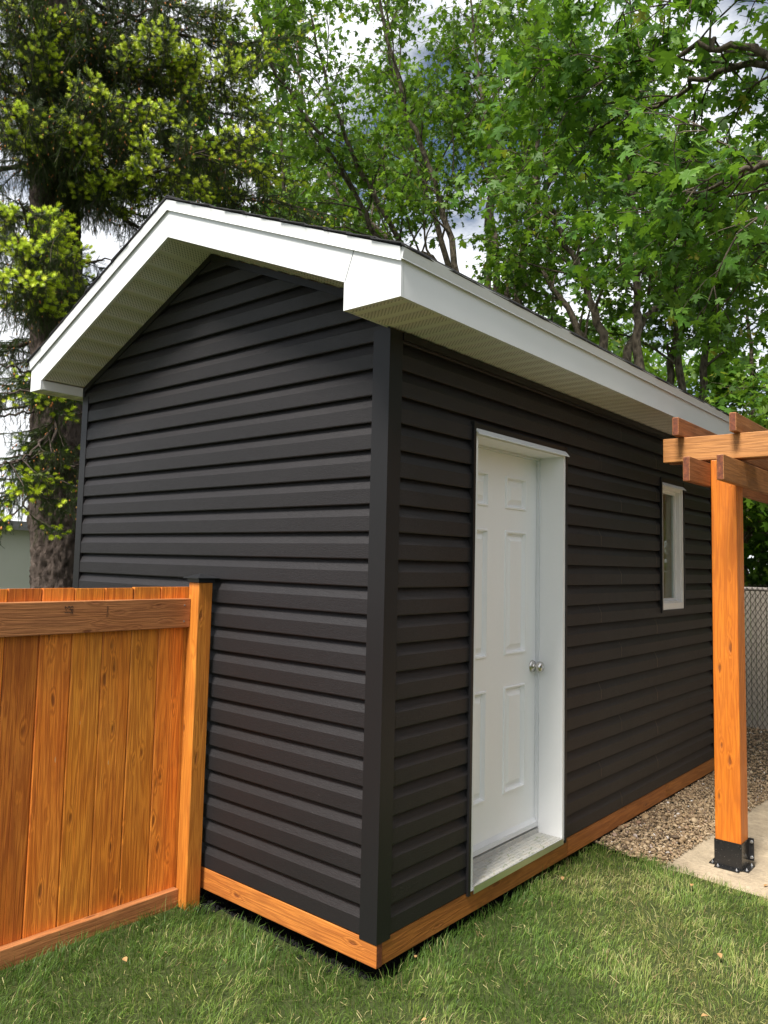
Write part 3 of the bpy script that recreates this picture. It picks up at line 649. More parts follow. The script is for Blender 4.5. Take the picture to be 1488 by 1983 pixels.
# pebbles
t_=(1+5**.5)/2; ico=np.array([(-1,t_,0),(1,t_,0),(-1,-t_,0),(1,-t_,0),(0,-1,t_),(0,1,t_),(0,-1,-t_),(0,1,-t_),(t_,0,-1),(t_,0,1),(-t_,0,-1),(-t_,0,1)],float)/math.sqrt(1+t_*t_)
icf=np.array([(0,11,5),(0,5,1),(0,1,7),(0,7,10),(0,10,11),(1,5,9),(5,11,4),(11,10,2),(10,7,6),(7,1,8),(3,9,4),(3,4,2),(3,2,6),(3,6,8),(3,8,9),(4,9,5),(2,4,11),(6,2,10),(8,6,7),(9,8,1)])
def subdiv(v,f):
    v=list(map(tuple,v)); c={}; out=[]
    def mid(a,b):
        k=(min(a,b),max(a,b))
        if k not in c: m=(np.array(v[a])+v[b])/2; v.append(tuple(m/np.linalg.norm(m))); c[k]=len(v)-1
        return c[k]
    for a,b,d in f: x,y,z=mid(a,b),mid(b,d),mid(d,a); out+=[(a,x,z),(b,y,x),(d,z,y),(x,y,z)]
    return np.array(v),np.array(out)
ic2,if2=subdiv(ico,icf)
def rndrot(n):
    q=unit(G.standard_normal((n,4))); w,x,y,z=q.T
    return np.stack([np.stack([1-2*(y*y+z*z),2*(x*y-z*w),2*(x*z+y*w)],-1),np.stack([2*(x*y+z*w),1-2*(x*x+z*z),2*(y*z-x*w)],-1),np.stack([2*(x*z-y*w),2*(y*z+x*w),1-2*(x*x+y*y)],-1)],1)
def pebbles(n,xr,yr,zf,s,PV,PF):
    x=G.uniform(*xr,n); y=G.uniform(*yr,n); r=np.exp(G.normal(math.log(s),.33,n)); pos=np.stack([x,y,zf(x,y)+r*.25+G.uniform(0,.008,n)],1)
    keep=(x<.358+.045*(y-2)+.03*G.random(n)**2)|(y>6.0); sc3=r[:,None]*np.stack([G.uniform(.8,1.35,n),G.uniform(.7,1.1,n),G.uniform(.45,.8,n)],1)
    pos,sc3=pos[keep],sc3[keep]; n=len(pos); M=rndrot(n); M[:,2,:]*=.75
    v,f=scatter(PV,PF,pos,M,sc3); return v,f,np.repeat(G.random(n),len(PV))
gzf=lambda x,y: np.where(y<4.3,-.018-.040*np.clip(x/.36,0,1.1),-.040)
parts=[pebbles(13000,(-.004,.47),(1.975,4.3),gzf,.0053,ic2,if2),pebbles(13000,(-1.3,.55),(4.28,6.85),gzf,.0078,ico,icf),pebbles(260,(-.002,.36),(1.98,3.0),lambda x,y:gzf(x,y)+.006,.0105,ic2,if2)]
def joinnp(parts):
    V=[];F=[];T=[];b=0
    for v,f,t in parts: V.append(v);F.append(f+b);T.append(t);b+=len(v)
    return np.vstack(V),np.vstack(F),np.concatenate(T)
v,f,t=joinnp(parts); gr=meshnp('gravel',v,f,m_peb,None,t,True); tag(gr,'strip of brown river gravel between the shed and the patio','gravel',kind='stuff')
parts=[]
n=900; x=G.uniform(-1.15,-.02,n); y=G.uniform(-.055,.05,n); pos=np.stack([x,y,-.078+G.uniform(0,.01,n)],1)
v,f=scatter(ico,icf,pos,rndrot(n),np.exp(G.normal(math.log(.006),.4,n))[:,None]*np.ones(3)); cr=meshnp('soil_crumbs',v,f,m_soil,None,np.repeat(G.random(n),12)); tag(cr,'dark crumbs of soil and gravel under the shed gable board','soil crumbs',kind='stuff')
# grass blades
def grass(n,xr,yr,hmean,wid,segs=3):
    x=G.uniform(*xr,n); y=G.uniform(*yr,n)
    keep=(y<1.985+.02*wob(x*7,2)+.03*G.random(n)-.10*np.clip((x-.4)/.6,0,1))&~((x<-.006)&(y>.0-.050*np.clip(-x-.08,0,1)))&(x>-1.13)
    # tufts: keep more blades where a clump noise is high
    cl=wob(x*9,y*9,3)+.8*wob(x*23,y*19,1); keep&=G.random(n)<np.clip(.72+.22*cl,.35,1)
    x,y=x[keep],y[keep]; n=len(x); z=gz(x,y)-.004
    patch=1.25*wob(x*1.15+.4,y*1.3+1.1,.7)+.45*wob(x*3.7,y*3.1,2.2)
    dry=np.clip(.30*patch+.50*np.clip(x-.15,-.5,1.2)+.06*wob(x*11,y*12),-.3,.75)
    edge=np.clip(1-np.minimum(np.abs(x-.01)/.22+(y<0)*0,9),0,1)*(y>-.05)+np.clip(1-np.abs(y+.1)/.18,0,1)*(x<0)+np.clip(1-np.abs(x+1.05)/.2,0,1)
    h=hmean*np.exp(G.normal(0,.28,n))*(1-.28*np.clip(dry,0,1)+.35*np.clip(edge,0,1)); w=wid*np.exp(G.normal(0,.25,n))
    a=G.uniform(0,2*np.pi,n); swirl=1.6*wob(x*3.1,y*2.9,5)+G.normal(0,.9,n); lean=np.clip(np.abs(G.normal(.55,.35,n)),.05,1.35)
    dx,dy=np.cos(swirl),np.sin(swirl); wx,wy=np.cos(a)*w/2,np.sin(a)*w/2
    V=np.empty((n,2*segs+1,3)); 
    for k in range(segs+1):
        tt=k/segs; b=lean*(.35*tt+.75*tt*tt); fx=np.sin(b)*h*tt; fz=np.cos(b*.9)*h*tt
        cx=x+dx*fx; cy=y+dy*fx; cz=z+fz; tw=(1-.35*tt) if k<segs else 0
        if k<segs: V[:,2*k]=np.stack([cx-wx*tw,cy-wy*tw,cz],1); V[:,2*k+1]=np.stack([cx+wx*tw,cy+wy*tw,cz],1)
        else: V[:,2*k]=np.stack([cx,cy,cz],1)
    Fp=[]
    for k in range(segs-1): b=2*k; Fp+=[(b,b+1,b+3),(b,b+3,b+2)]
    b=2*(segs-1); Fp.append((b,b+1,b+2)); Fp=np.array(Fp)
    F=(Fp[None]+(np.arange(n)*(2*segs+1))[:,None,None]).reshape(-1,3)
    tint=np.clip(.34+.55*dry-.18*edge+G.normal(0,.16,n),0,.86); dead=G.random(n)<(.05+.36*np.clip(dry,0,1)); tint=np.where(dead,G.uniform(.84,1,n),tint)
    return V.reshape(-1,3),F,np.repeat(tint,2*segs+1)
v,f,t=joinnp([grass(185000,(-1.13,1.9),(-1.75,2.02),.037,.0022),grass(26000,(1.9,3.6),(-2.2,1.95),.045,.004,2),grass(9000,(-1.1,1.9),(-2.6,-1.75),.045,.004,2)])
gs=meshnp('grass',v,f,m_grass,None,t); tag(gs,'short lawn grass with dry straw patches in front of the shed','grass',kind='stuff')
# thatch: flat dry stalks near the soil
n=3200; x=G.uniform(-1.1,1.9,n); y=G.uniform(-1.75,1.95,n); k=(~((x<.03)&(y>-.03))); x,y=x[k],y[k]; n=len(x); a=G.uniform(0,np.pi,n); l=G.uniform(.02,.055,n); z=gz(x,y)+G.uniform(.002,.016,n); dz=G.normal(0,.12,n)*l
c,s_=np.cos(a),np.sin(a); w=.0011
V=np.stack([np.stack([x-c*l/2-s_*w,y-s_*l/2+c*w,z-dz],1),np.stack([x+c*l/2-s_*w,y+s_*l/2+c*w,z+dz],1),np.stack([x+c*l/2+s_*w,y+s_*l/2-c*w,z+dz+.0008],1),np.stack([x-c*l/2+s_*w,y-s_*l/2-c*w,z-dz+.0008],1)],1).reshape(-1,3)
th=meshnp('thatch',V,np.arange(4*n).reshape(-1,4),m_grass,None,np.repeat(G.uniform(.83,1,n),4)); tag(th,'dry straw stalks lying among the lawn blades','thatch',kind='stuff')
# fallen leaves (few, each its own thing)
LV=np.array([(0,0,0),(-.35,.25,.12),(-.42,.62,.16),(-.2,.95,.05),(0,1.2,-.05),(.22,.93,.08),(.4,.6,.2),(.33,.25,.1),(0,.3,-.03),(0,.7,-.04)],float)
LF=[(0,1,8),(1,2,9),(1,9,8),(2,3,9),(3,4,9),(4,5,9),(5,6,9),(6,7,8),(6,8,9),(7,0,8)]
dl=[(.10,1.36,.030,'small curled dry leaf on the grass under the door sill'),(.62,1.75,.032,'small dry leaf where the lawn meets the patio slab'),(.93,1.13,.034,'tan dry leaf in the lawn to the right, past the shed'),(-.83,-.58,.034,'pale dry leaf on the lawn in front of the fence'),(.03,.21,.02,'tiny dry leaf beside the side skirt board near the shed corner'),(1.05,.62,.036,'broad tan leaf among straw at the lower right of the lawn'),(.32,-.1,.024,'small brown leaf on the grass out from the shed corner')]
for k,(x,y,s,lab) in enumerate(dl):
    me=bpy.data.meshes.new('dry_leaf'); zz=float(gz(np.array(x),np.array(y)))+.036
    me.from_pydata([tuple(p*s*.75) for p in LV],[],LF); o=link('dry_leaf',me,m_dleaf); o.location=(x,y,zz); o.rotation_euler=(G.uniform(-.4,.4),G.uniform(-.4,.4),G.uniform(0,6)); tag(o,lab,'leaf','fallen leaves on the lawn')
    md=o.modifiers.new('t','SOLIDIFY'); md.thickness=.0006
for k,(x,y,s,lab) in enumerate([(.86,2.12,.03,'brown leaf lying on the concrete in front of the post base'),(.98,2.02,.03,'thin dark leaf on the concrete edge nearest the grass')]):
    me=bpy.data.meshes.new('dry_leaf'); me.from_pydata([tuple(p*s) for p in LV*[.5,1,1]],[],LF); o=link('dry_leaf',me,m_dleaf); o.location=(x,y,-.062); o.rotation_euler=(.1,.2,G.uniform(0,6)); tag(o,lab,'leaf','fallen leaves on the patio')
    md=o.modifiers.new('t','SOLIDIFY'); md.thickness=.0006
# ================================================================ CHAIN LINK FENCE
cf=empty('chain_link_fence',(0,6.4,-.1),'chain link fence with taupe privacy slats and pipe top rail behind the gravel','fence')
YC=6.4; ZC0,ZC1=-.035,1.39
bm=bmesh.new(); cyl(bm,(-5,YC,ZC1+.0),0,.021,.021,10,14); bmo('top_rail',bm,m_rail,cf,smooth=False)
for x in (-4.2,-1.6,1.0,3.6):
    bm=bmesh.new(); cyl(bm,(x,YC+.045,-.15),2,.028,.028,1.58,14); bmo('fence_post',bm,m_rail,cf)
V=[];F=[]; p=.0505
def wires(sgn,yy):
    V=[];F=[]; H=ZC1+.05-ZC0; n=int((10+H)/p)
    for i in range(n):
        x0=-5-H+i*p if sgn>0 else -5+i*p
        slope=.62
        P0=np.array([x0,yy,ZC0-.03]); P1=np.array([x0+sgn*H*slope,yy,ZC1+.055])
        w=.0016; b=len(V)
        for P in (P0,P1):
            for (dx,dy) in ((-w,-w),(w,-w),(w,w),(-w,w)): V.append((P[0]+dx,P[1]+dy,P[2]))
        for k in range(4): F.append((b+k,b+(k+1)%4,b+4+(k+1)%4,b+4+k))
    return V,F
V1,F1=wires(1,YC-.030); V2,F2=wires(-1,YC-.0265)
meshnp('wire_mesh',V1+V2,[*F1,*[tuple(i+len(V1) for i in f) for f in F2]],m_galv,cf)
bm=bmesh.new(); x=-5
while x<5: box(bm,x+.002,x+.0475,YC-.0245+.001*math.sin(x*37),YC-.0225+.001*math.sin(x*37),ZC0,ZC1-.02); x+=.0505
bmo('privacy_slats',bm,m_sl,cf)
# ================================================================ PALE OUTBUILDING beyond the spruce
ob=empty('neighbouring_garage',(-12.5,3,-.1),'pale grey green flat roofed outbuilding behind the spruce trunk','building')
bx('wall',(-15,-10.7,-3,7.5,-.1,1.98),m_stu,ob,.01)
bx('roof',(-15.1,-10.55,-3.15,7.65,1.981,2.10),m_grey,ob,.01)
bx('flashing',(-10.549,-10.52,-3.15,7.65,1.955,2.02),m_grey,ob,0)
bx('roof_vent',(-12.0,-11.6,2.4,2.9,2.101,2.45),m_grey,ob,.01)
# ================================================================ TREES
def star_leaf(half):
    pts=half+[(-x,y) for x,y in half[-2:0:-1]]
    V=[(0,.36,0)]+[(x,y,0) for x,y in pts]; n=len(pts); F=[(0,1+i,1+(i+1)%n) for i in range(n)]
    V=np.array(V,float); V[:,2]=-.10*V[:,0]**2*2.2-.16*(V[:,1]-.3)**2+.10*np.abs(V[:,0]); return V,np.array(F)
LN=star_leaf([(0,0),(.26,-.07),(.52,.06),(.30,.17),(.44,.30),(.62,.36),(.84,.64),(.58,.58),(.44,.66),(.20,.50),(.24,.74),(.36,.86),(.14,.90),(0,1.18)])
LF_=star_leaf([(0,0),(.48,.02),(.30,.22),(.82,.62),(.24,.52),(.26,.84),(0,1.15)])
def leafcloud(anch,per,spread,size,P,zdrop=.5):
    n=len(anch)*per; a=np.repeat(anch,per,0); off=G.normal(0,spread,(n,3))*[1,1,.75]; off[:,2]-=abs(spread)*.25; pos=a+off
    d=G.normal(0,1,(n,3)); d[:,2]=-zdrop-np.abs(G.normal(0,.5,n)); d=unit(d); up=unit(G.normal(0,.55,(n,3))+[0,-.15,1]); M=frames(d,up)
    s=size*np.exp(G.normal(0,.25,n)); v,f=scatter(P[0],P[1],pos,M,s)
    base=np.repeat(G.normal(0,.13,len(anch)),per)
    t=np.clip(.45+base+G.normal(0,.2,n),0,.93); t=np.where(G.random(n)<.012,1,t); return v,f,np.repeat(t,len(P[0]))
def grow(stems,r0,kids,klen,subs,sublen,start=.25,minz=-9,bias=None,tipscale=.25,anch_step=.11,frac=.55):
    V=[];F=[];A=[]
    for st in stems:
        P=smoothpoly(st,5); m=len(P); P[1:-1]+=G.normal(0,.018,(m-2,3)); tt=np.linspace(0,1,m)
        seglen=np.r_[0,np.cumsum(np.linalg.norm(np.diff(P,axis=0),axis=1))]; Ltot=seglen[-1]; rr=r0*(1-tt*(1-tipscale)); tube(P,rr,8,V,F)
        for k in range(kids):
            u=start+(1-start)*(k+G.random())/kids; i=min(int(u*(m-1)),m-2); p=P[i]; d0=unit(P[i+1]-P[i]); az=G.uniform(0,2*np.pi)
            side=np.array([math.cos(az),math.sin(az),0.]); d=unit(.75*d0+G.uniform(.45,1.0)*side+np.array([0,0,.15])+(bias if bias is not None else 0)); ln=klen*G.uniform(.55,1.25)*(1.1-.5*u)
            q=[p]; nn=8; dd=d.copy()
            for j in range(nn): dd=unit(dd+G.normal(0,.16,3)+[0,0,.02-.035*j*frac]); q.append(q[-1]+dd*ln/nn)
            q=np.array(q); rk=rr[i]*.42; tube(q,np.linspace(rk,.004,len(q)),5,V,F)
            for s in range(subs):
                w=.22+.78*(s+G.random())/subs; jj=min(int(w*nn),nn-1); pp=q[jj]+(q[jj+1]-q[jj])*(w*nn-jj); sd=unit(unit(q[jj+1]-q[jj])+unit(G.normal(0,1,3))*.95); sl=sublen*G.uniform(.5,1.3)
                e=[pp]; 
                for j in range(4): sd=unit(sd+G.normal(0,.18,3)-[0,0,.07]); e.append(e[-1]+sd*sl/4)
                e=np.array(e); tube(e,np.linspace(.0055,.0016,5),3,V,F)
                c=max(int(sl/anch_step),2)
                for j in range(c): 
                    x=.3+.7*(j+G.random())/c; k4=min(int(x*4),3); A.append(e[k4]+(e[k4+1]-e[k4])*(x*4-k4))
    return V,F,np.array(A)
def maple(name,stems,base,r0,label,kids=14,klen=1.7,subs=7,sublen=.6,per=5,spread=.085,size=.075,P=LF_,mat=None,trunk=None,group=None,bias=None,start=.22,cull=None,tipscale=.25,frac=.55):
    root=empty(name,base,label,'tree',group)
    V,F,A=grow(stems,r0,kids,klen,subs,sublen,start,bias=bias,tipscale=tipscale,frac=frac)
    link_b=meshnp('branches',np.vstack(V),np.vstack(F),m_barkm,root,None,True)
    V=[];F=[]
    for t in (trunk or []): tube(smoothpoly(t[0],6),np.interp(np.linspace(0,1,(len(t[0])-1)*6+1),np.linspace(0,1,len(t[1])),t[1]),12,V,F)
    if V: meshnp('trunk',np.vstack(V),np.vstack(F),m_barkm,root,None,True)
    if cull is not None: A=A[cull(A)]
    v,f,t=leafcloud(A,per,spread,size,P); meshnp('crown',v,f,mat or m_leaf,root,t); return root,len(A)
def base_trunks(stems,base,r): return [([base,tuple((np.array(base)*.55+np.array(s[0])*.45+[0,0,.1])),s[0]],[r*1.25,r*.95,r*.8]) for s in stems]
STEMS={
'A':[
  [(-4.40,7.11,5.39),(-4.59,6.61,7.02),(-4.86,6.16,8.19),(-5.02,5.76,9.49),(-4.96,5.54,10.61)],
  [(-4.59,7.22,5.45),(-5.10,7.10,7.19),(-5.40,7.00,8.10),(-5.75,6.85,9.47),(-5.91,6.84,11.43)],
  [(-4.50,6.92,5.35),(-4.61,6.47,6.03),(-5.02,5.89,6.10),(-5.15,5.51,6.61),(-5.28,4.98,7.26),(-5.49,4.17,7.99),(-5.53,3.82,8.61)],
],
'B':[
  [(-4.01,7.36,5.06),(-4.20,7.48,6.91),(-4.42,7.58,8.44),(-4.59,7.59,9.55),(-4.86,7.65,11.40)],
  [(-4.30,7.53,5.16),(-4.50,7.88,7.31),(-4.66,8.25,8.39),(-4.95,8.30,9.89),(-5.04,8.49,11.64)],
  [(-3.68,7.33,4.99),(-3.46,7.22,6.15),(-3.24,7.11,7.04),(-3.12,6.95,7.77),(-2.88,6.86,8.99)],
  [(-3.90,7.55,5.09),(-3.54,7.29,6.27),(-2.94,6.93,6.88),(-2.15,6.76,7.37),(-1.52,6.71,7.68)],
  [(-4.00,7.49,5.09),(-4.10,8.01,7.07),(-4.33,8.22,8.62),(-4.37,8.43,10.17)],
],
'C':[
  [(-1.77,7.14,3.94),(-1.80,7.13,4.88),(-1.85,7.22,5.95),(-1.98,7.27,6.86),(-1.96,7.39,7.99)],
  [(-2.05,6.92,3.93),(-2.21,6.74,4.86),(-2.34,6.57,5.38),(-2.45,6.29,5.79),(-2.50,6.04,6.18)],
  [(-2.08,7.23,4.00),(-1.98,7.60,4.76),(-1.71,7.91,5.36),(-2.09,7.88,6.02),(-2.32,7.89,7.15),(-2.82,7.89,8.10)],
  [(-2.53,7.36,4.08),(-2.69,7.29,4.81),(-3.11,7.19,5.60),(-3.54,7.06,5.96)],
],
'D':[
  [(-2.00,8.87,3.54),(-1.99,8.88,4.61),(-1.81,9.15,5.66),(-1.53,9.45,6.40),(-1.33,9.71,7.58)],
  [(-1.70,9.29,3.57),(-1.62,9.21,4.70),(-1.36,9.08,5.62),(-1.09,9.05,6.24),(-0.93,8.99,7.23)],
  [(-1.80,8.94,3.53),(-1.86,8.71,5.16),(-1.72,8.55,6.38),(-1.77,8.32,7.45)],
],
'E':[
  [(-0.98,7.63,1.42),(-0.67,7.51,2.01),(-0.36,7.38,2.42),(0.06,7.27,2.89),(0.68,7.17,3.50)],
  [(-1.00,7.93,1.41),(-0.77,8.00,2.10),(-0.59,8.15,2.43),(-0.32,8.31,3.18),(0.08,8.39,4.19)],
],
'N':[
  [(1.24,2.71,4.17),(0.85,2.73,4.80),(0.53,2.76,5.05),(0.32,2.80,5.16),(0.10,2.83,5.17),(-0.32,2.76,5.28),(-0.65,2.72,5.25)],
  [(1.24,2.71,4.17),(0.72,3.01,4.96),(0.29,3.21,5.16),(-0.11,3.28,5.13),(-0.55,3.32,5.16),(-0.81,3.31,4.85)],
  [(1.24,2.71,4.17),(0.97,2.66,4.11),(0.72,2.60,4.07),(0.46,2.63,4.06),(0.09,2.72,4.06)],
  [(1.24,2.71,4.17),(1.08,2.48,5.08),(0.62,2.47,5.48),(0.11,2.51,5.66),(-0.35,2.53,5.74)],
  [(1.24,2.71,4.17),(0.90,3.26,3.96),(0.45,3.77,4.02),(0.02,4.17,4.09)],
],

'A2':[
  [(-4.45,6.71,5.29),(-4.64,6.07,5.91),(-4.96,5.28,6.99),(-5.15,4.82,7.96),(-5.23,4.46,8.99)],
  [(-5.15,7.56,5.65),(-5.96,7.19,6.85),(-6.95,6.70,8.03),(-7.43,6.50,9.49),(-7.73,6.46,11.13)],
]}
STEMS['A']+=STEMS.pop('A2')
maple('maple_tree',STEMS['A'],(-4.3,7.2,-.1),.055,'leafy maple clump leaning left with grey stems behind the shed ridge',kids=16,klen=1.6,subs=7,per=4,size=.066,spread=.09,start=.16,trunk=base_trunks(STEMS['A'],(-4.3,7.2,-.1),.065),group='maples behind the shed')
maple('maple_tree',STEMS['B'],(-3.7,7.7,-.1),.062,'tall multi stemmed maple rising straight up behind the middle of the shed roof',kids=16,klen=1.7,subs=7,per=4,size=.070,spread=.09,start=.34,trunk=base_trunks(STEMS['B'],(-3.7,7.7,-.1),.075),group='maples behind the shed')
maple('maple_tree',STEMS['C'],(-1.9,7.3,-.1),.065,'maple with crooked forking dark stems behind the far end of the shed roof',kids=11,klen=1.4,subs=6,per=5,size=.068,spread=.09,trunk=base_trunks(STEMS['C'],(-1.9,7.3,-.1),.08),group='maples behind the shed')
maple('maple_tree',STEMS['D'],(-1.6,9,-.1),.062,'dense maple in the right background above the pergola',kids=14,klen=1.5,subs=6,per=5,size=.075,spread=.11,trunk=base_trunks(STEMS['D'],(-1.6,9,-.1),.09),group='maples behind the shed')
maple('maple_tree',STEMS['E'],(-1.0,7.8,-.1),.085,'low maple with two thick limbs leaning right behind the chain link fence',kids=16,klen=1.5,subs=8,per=6,size=.075,spread=.13,trunk=[([(-1.0,7.8,-.1),(-1.02,7.75,.7),(-.99,7.75,1.42)],[.14,.12,.11])],group='maples behind the shed',start=.1)
NT_=[(4.6,5.2,-.1),(4.25,4.9,2.2),(3.3,4.1,3.5),(2.2,3.3,4.05),(1.24,2.71,4.17)]
maple('maple_tree',STEMS['N'],(4.6,5.2,-.1),.028,'near maple with large bright leaves overhanging the top right corner',kids=12,klen=1.1,subs=6,sublen=.40,per=4,size=.066,spread=.07,P=LN,mat=m_leafn,trunk=[(NT_,[.24,.19,.15,.09,.045])],group='maples behind the shed',start=.1,tipscale=.2,frac=1.0)
# farther trees closing the view
def random_stems(base,n,h,spread):
    out=[]
    for k in range(n):
        a=2*math.pi*(k+G.random())/n; r=spread*G.uniform(.4,1); x,y=math.cos(a)*r,math.sin(a)*r
        out.append([(base[0],base[1],.8),(base[0]+x*.25,base[1]+y*.25,h*.35),(base[0]+x*.6,base[1]+y*.6,h*.66),(base[0]+x,base[1]+y,h)])
    return out
farT=[((-9.6,9.0),11.5,3.0,'broad deciduous tree far behind the gap between spruce and maples'),((-6.5,13.5),7.2,3.4,'rounded background tree behind the tall maple stems'),((-2.2,14.5),6.6,3.4,'background tree far behind the right half of the shed roof'),((2.4,12.0),7,3.0,'background tree standing beyond the chain link fence to the right')]
for (b,h,sp,lab) in farT:
    st=random_stems(b,5,h,sp); maple('background_tree',st,(b[0],b[1],-.1),.09,lab,kids=10,klen=2.4,subs=6,sublen=.9,per=6,size=.15,spread=.22,trunk=[([(b[0],b[1],-.1),(b[0],b[1],.4),(b[0],b[1],.85)],[.26,.2,.17])],group='background trees',start=.15)
# unseen trees and hedge added to keep bright sky off the door wall
hd=empty('blocker_hedge',(8.2,5,-.1),'unseen tall dark hedge added on the right to block bright reflections in the door wall','hedge')
bm=bmesh.new(); box(bm,7.9,8.9,-3,12,-.1,3.7); hb=bmo('hedge_core',bm,m_soil,hd)
n=15000; pp=np.stack([7.85+G.normal(0,.07,n),G.uniform(-3.1,12.1,n),G.uniform(-.1,3.9,n)],1); pp=np.vstack([pp,np.stack([G.uniform(7.8,9,5000),G.uniform(-3.1,12.1,5000),3.75+G.normal(0,.08,5000)],1)])
v,f,t=leafcloud(pp,1,.05,.16,LF_); meshnp('foliage',v,f,m_leaf,hd,t)
for (b,h,lab) in (((7.0,10.0),8,'unseen tree added at the right back corner of the yard to block light'),((10.5,6.5),9,'unseen tree added behind the hedge on the right to block light')):
    st=random_stems(b,5,h,3.0); maple('background_tree',st,(b[0],b[1],-.1),.09,lab,kids=10,klen=2.4,subs=6,sublen=.9,per=6,size=.15,spread=.22,trunk=[([(b[0],b[1],-.1),(b[0],b[1],.4),(b[0],b[1],.85)],[.26,.2,.17])],group='background trees',start=.1)
# shrubs just beyond the chain link fence
def shrub(x,y,h,r,lab):
    root=empty('shrub',(x,y,-.1),lab,'shrub','shrubs beyond the chain link fence'); V=[];F=[];A=[]
    for k in range(26):
        a=G.uniform(0,6.28); rr=r*math.sqrt(G.random()); e=np.array([x+rr*math.cos(a),y+rr*math.sin(a),h*G.uniform(.55,1)]); p0=np.array([x+G.normal(0,.08),y+G.normal(0,.08),-.1]); q=np.array([p0,(p0+e)/2+[0,0,.15*h],e]); q=smoothpoly(q,5); tube(q,np.linspace(.014,.004,len(q)),4,V,F)
        for t in np.linspace(.15,1,26): i=int(t*(len(q)-1)); A.append(q[i]+G.normal(0,.13,3))
    meshnp('stems',np.vstack(V),np.vstack(F),m_barkm,root,None,True); v,f,t=leafcloud(np.array(A),7,.09,.07,LF_); meshnp('foliage',v,f,m_leaf,root,t)
for (x,y,h,r,lab) in ((-1.9,8.6,2.3,.9,'dark leafy shrub left of the others behind the slatted chain link fence'),(-.35,8.9,2.5,.9,'leafy green shrub behind the fence under the leaning maple limbs'),(1.1,8.8,2.2,.9,'leafy shrub behind the fence farthest to the right')): shrub(x,y,h,r,lab)
# ---------------------------------------------------------------- spruce
sp=empty('spruce_tree',(-5.05,1.3,-.1),'old spruce with rough dark trunk and bright yellow green new shoots left of the shed','tree')
def spruce_trunk():
    nz,na=420,96; z=np.linspace(-.15,11,nz); a=np.linspace(0,2*np.pi,na,endpoint=False); Z,Aa=np.meshgrid(z,a,indexing='ij')
    cx=np.interp(z,[-.15,1.2,3,5.3,7,11],[-5.04,-5.06,-5.10,-5.18,-5.21,-5.25]); cy=np.interp(z,[-.15,1.2,3,5.3,7,11],[1.30,1.28,1.20,1.05,1.0,.95])
    r=np.interp(z,[-.15,.3,1.1,1.9,4,7,11],[.42,.30,.215,.235,.22,.17,.06])
    n=.010*np.sin(Aa*5+3*np.sin(Z*2.1)+Z*2)+.011*np.abs(np.sin(Aa*11+2.2*np.sin(Z*7.3)+1.3*np.sin(Z*17+Aa*3)))+.012*np.abs(np.sin(Z*19+3*np.sin(Aa*6+Z*3)))+.006*np.sin(Aa*26+Z*41)+.007*G.standard_normal(Z.shape)
    lump=.03*np.exp(-((Z-1.9)/.12)**2)*np.clip(np.cos(Aa-3.9),0,1); Rr=r[:,None]+n+lump
    V=np.stack([cx[:,None]+Rr*np.cos(Aa),cy[:,None]+Rr*np.sin(Aa),Z],-1).reshape(-1,3)
    i,j=np.meshgrid(np.arange(nz-1),np.arange(na),indexing='ij'); i=i.ravel();j=j.ravel();k=(j+1)%na
    return meshnp('trunk',V,np.stack([i*na+j,i*na+k,(i+1)*na+k,(i+1)*na+j],1),m_barks,sp,None,True)
spruce_trunk()
# prototypes: a needled twig, a plump new shoot, a bud
def twig_proto(n=34,L=1.,nl=.17,w=.018,cone=.75):
    V=[];F=[]; 
    for k in range(n):
        y=L*(k+.3)/n; a=k*2.399; ca,sa=math.cos(a),math.sin(a); b=len(V); tip=(ca*nl*cone,y+nl*.62,sa*nl*cone); tx,tz=-sa*w,ca*w
        V+=[(tx,y,tz),(-tx,y,-tz),tip]; F.append((b,b+1,b+2))
    b=len(V); V+=[(-.012,0,0),(.012,0,0),(0,L,0),(0,0,.012)]; F+=[(b,b+1,b+2),(b,b+3,b+2)]
    return np.array(V),np.array(F)
TW=twig_proto(); SH=twig_proto(26,.62,.40,.075,1.0); BU=(ico*[.5,1,.5]+[0,.8,0],icf)
def tp(i,n): return None
TIPS=[(-4.33,0.27,5.71),(-3.93,0.44,5.07),(-3.73,0.61,5.23),(-3.78,0.93,5.48),(-3.75,1.35,6.11),(-3.84,1.75,6.24),(-3.76,2.19,6.28),(-3.92,2.63,6.91),(-3.55,1.64,5.23),(-3.63,1.35,4.99),(-3.65,2.16,5.49),(-3.87,0.98,4.79),(-4.07,0.13,5.09),(-3.75,0.11,4.24),(-3.70,0.23,3.93),(-3.67,0.04,3.66),(-4.36,0.45,4.81),(-4.06,3.36,5.49),(-4.49,3.19,5.98),(-4.38,2.37,7.25),(-4.14,0.91,6.30),(-4.07,1.42,5.76),(-4.39,0.38,6.21),(-4.73,3.22,6.63)]
LOW=[(-3.83,0.17,2.78),(-3.95,0.39,2.67),(-3.76,0.09,2.22),(-4.15,0.44,2.28),(-3.80,0.47,2.83),(-4.04,0.65,2.55),(-3.98,0.32,2.02),(-3.90,0.26,1.85),(-4.16,0.65,2.18),(-4.19,0.81,2.77)]
bV=[];bF=[];tw_p=[];tw_d=[];tw_s=[];sh_p=[];sh_d=[];bu_p=[];bu_d=[]
trunk_at=lambda z:np.array([np.interp(z,[0,3,5.3,7,11],[-5.05,-5.1,-5.18,-5.21,-5.25]),np.interp(z,[0,3,5.3,7,11],[1.3,1.2,1.05,1.0,.95]),z])
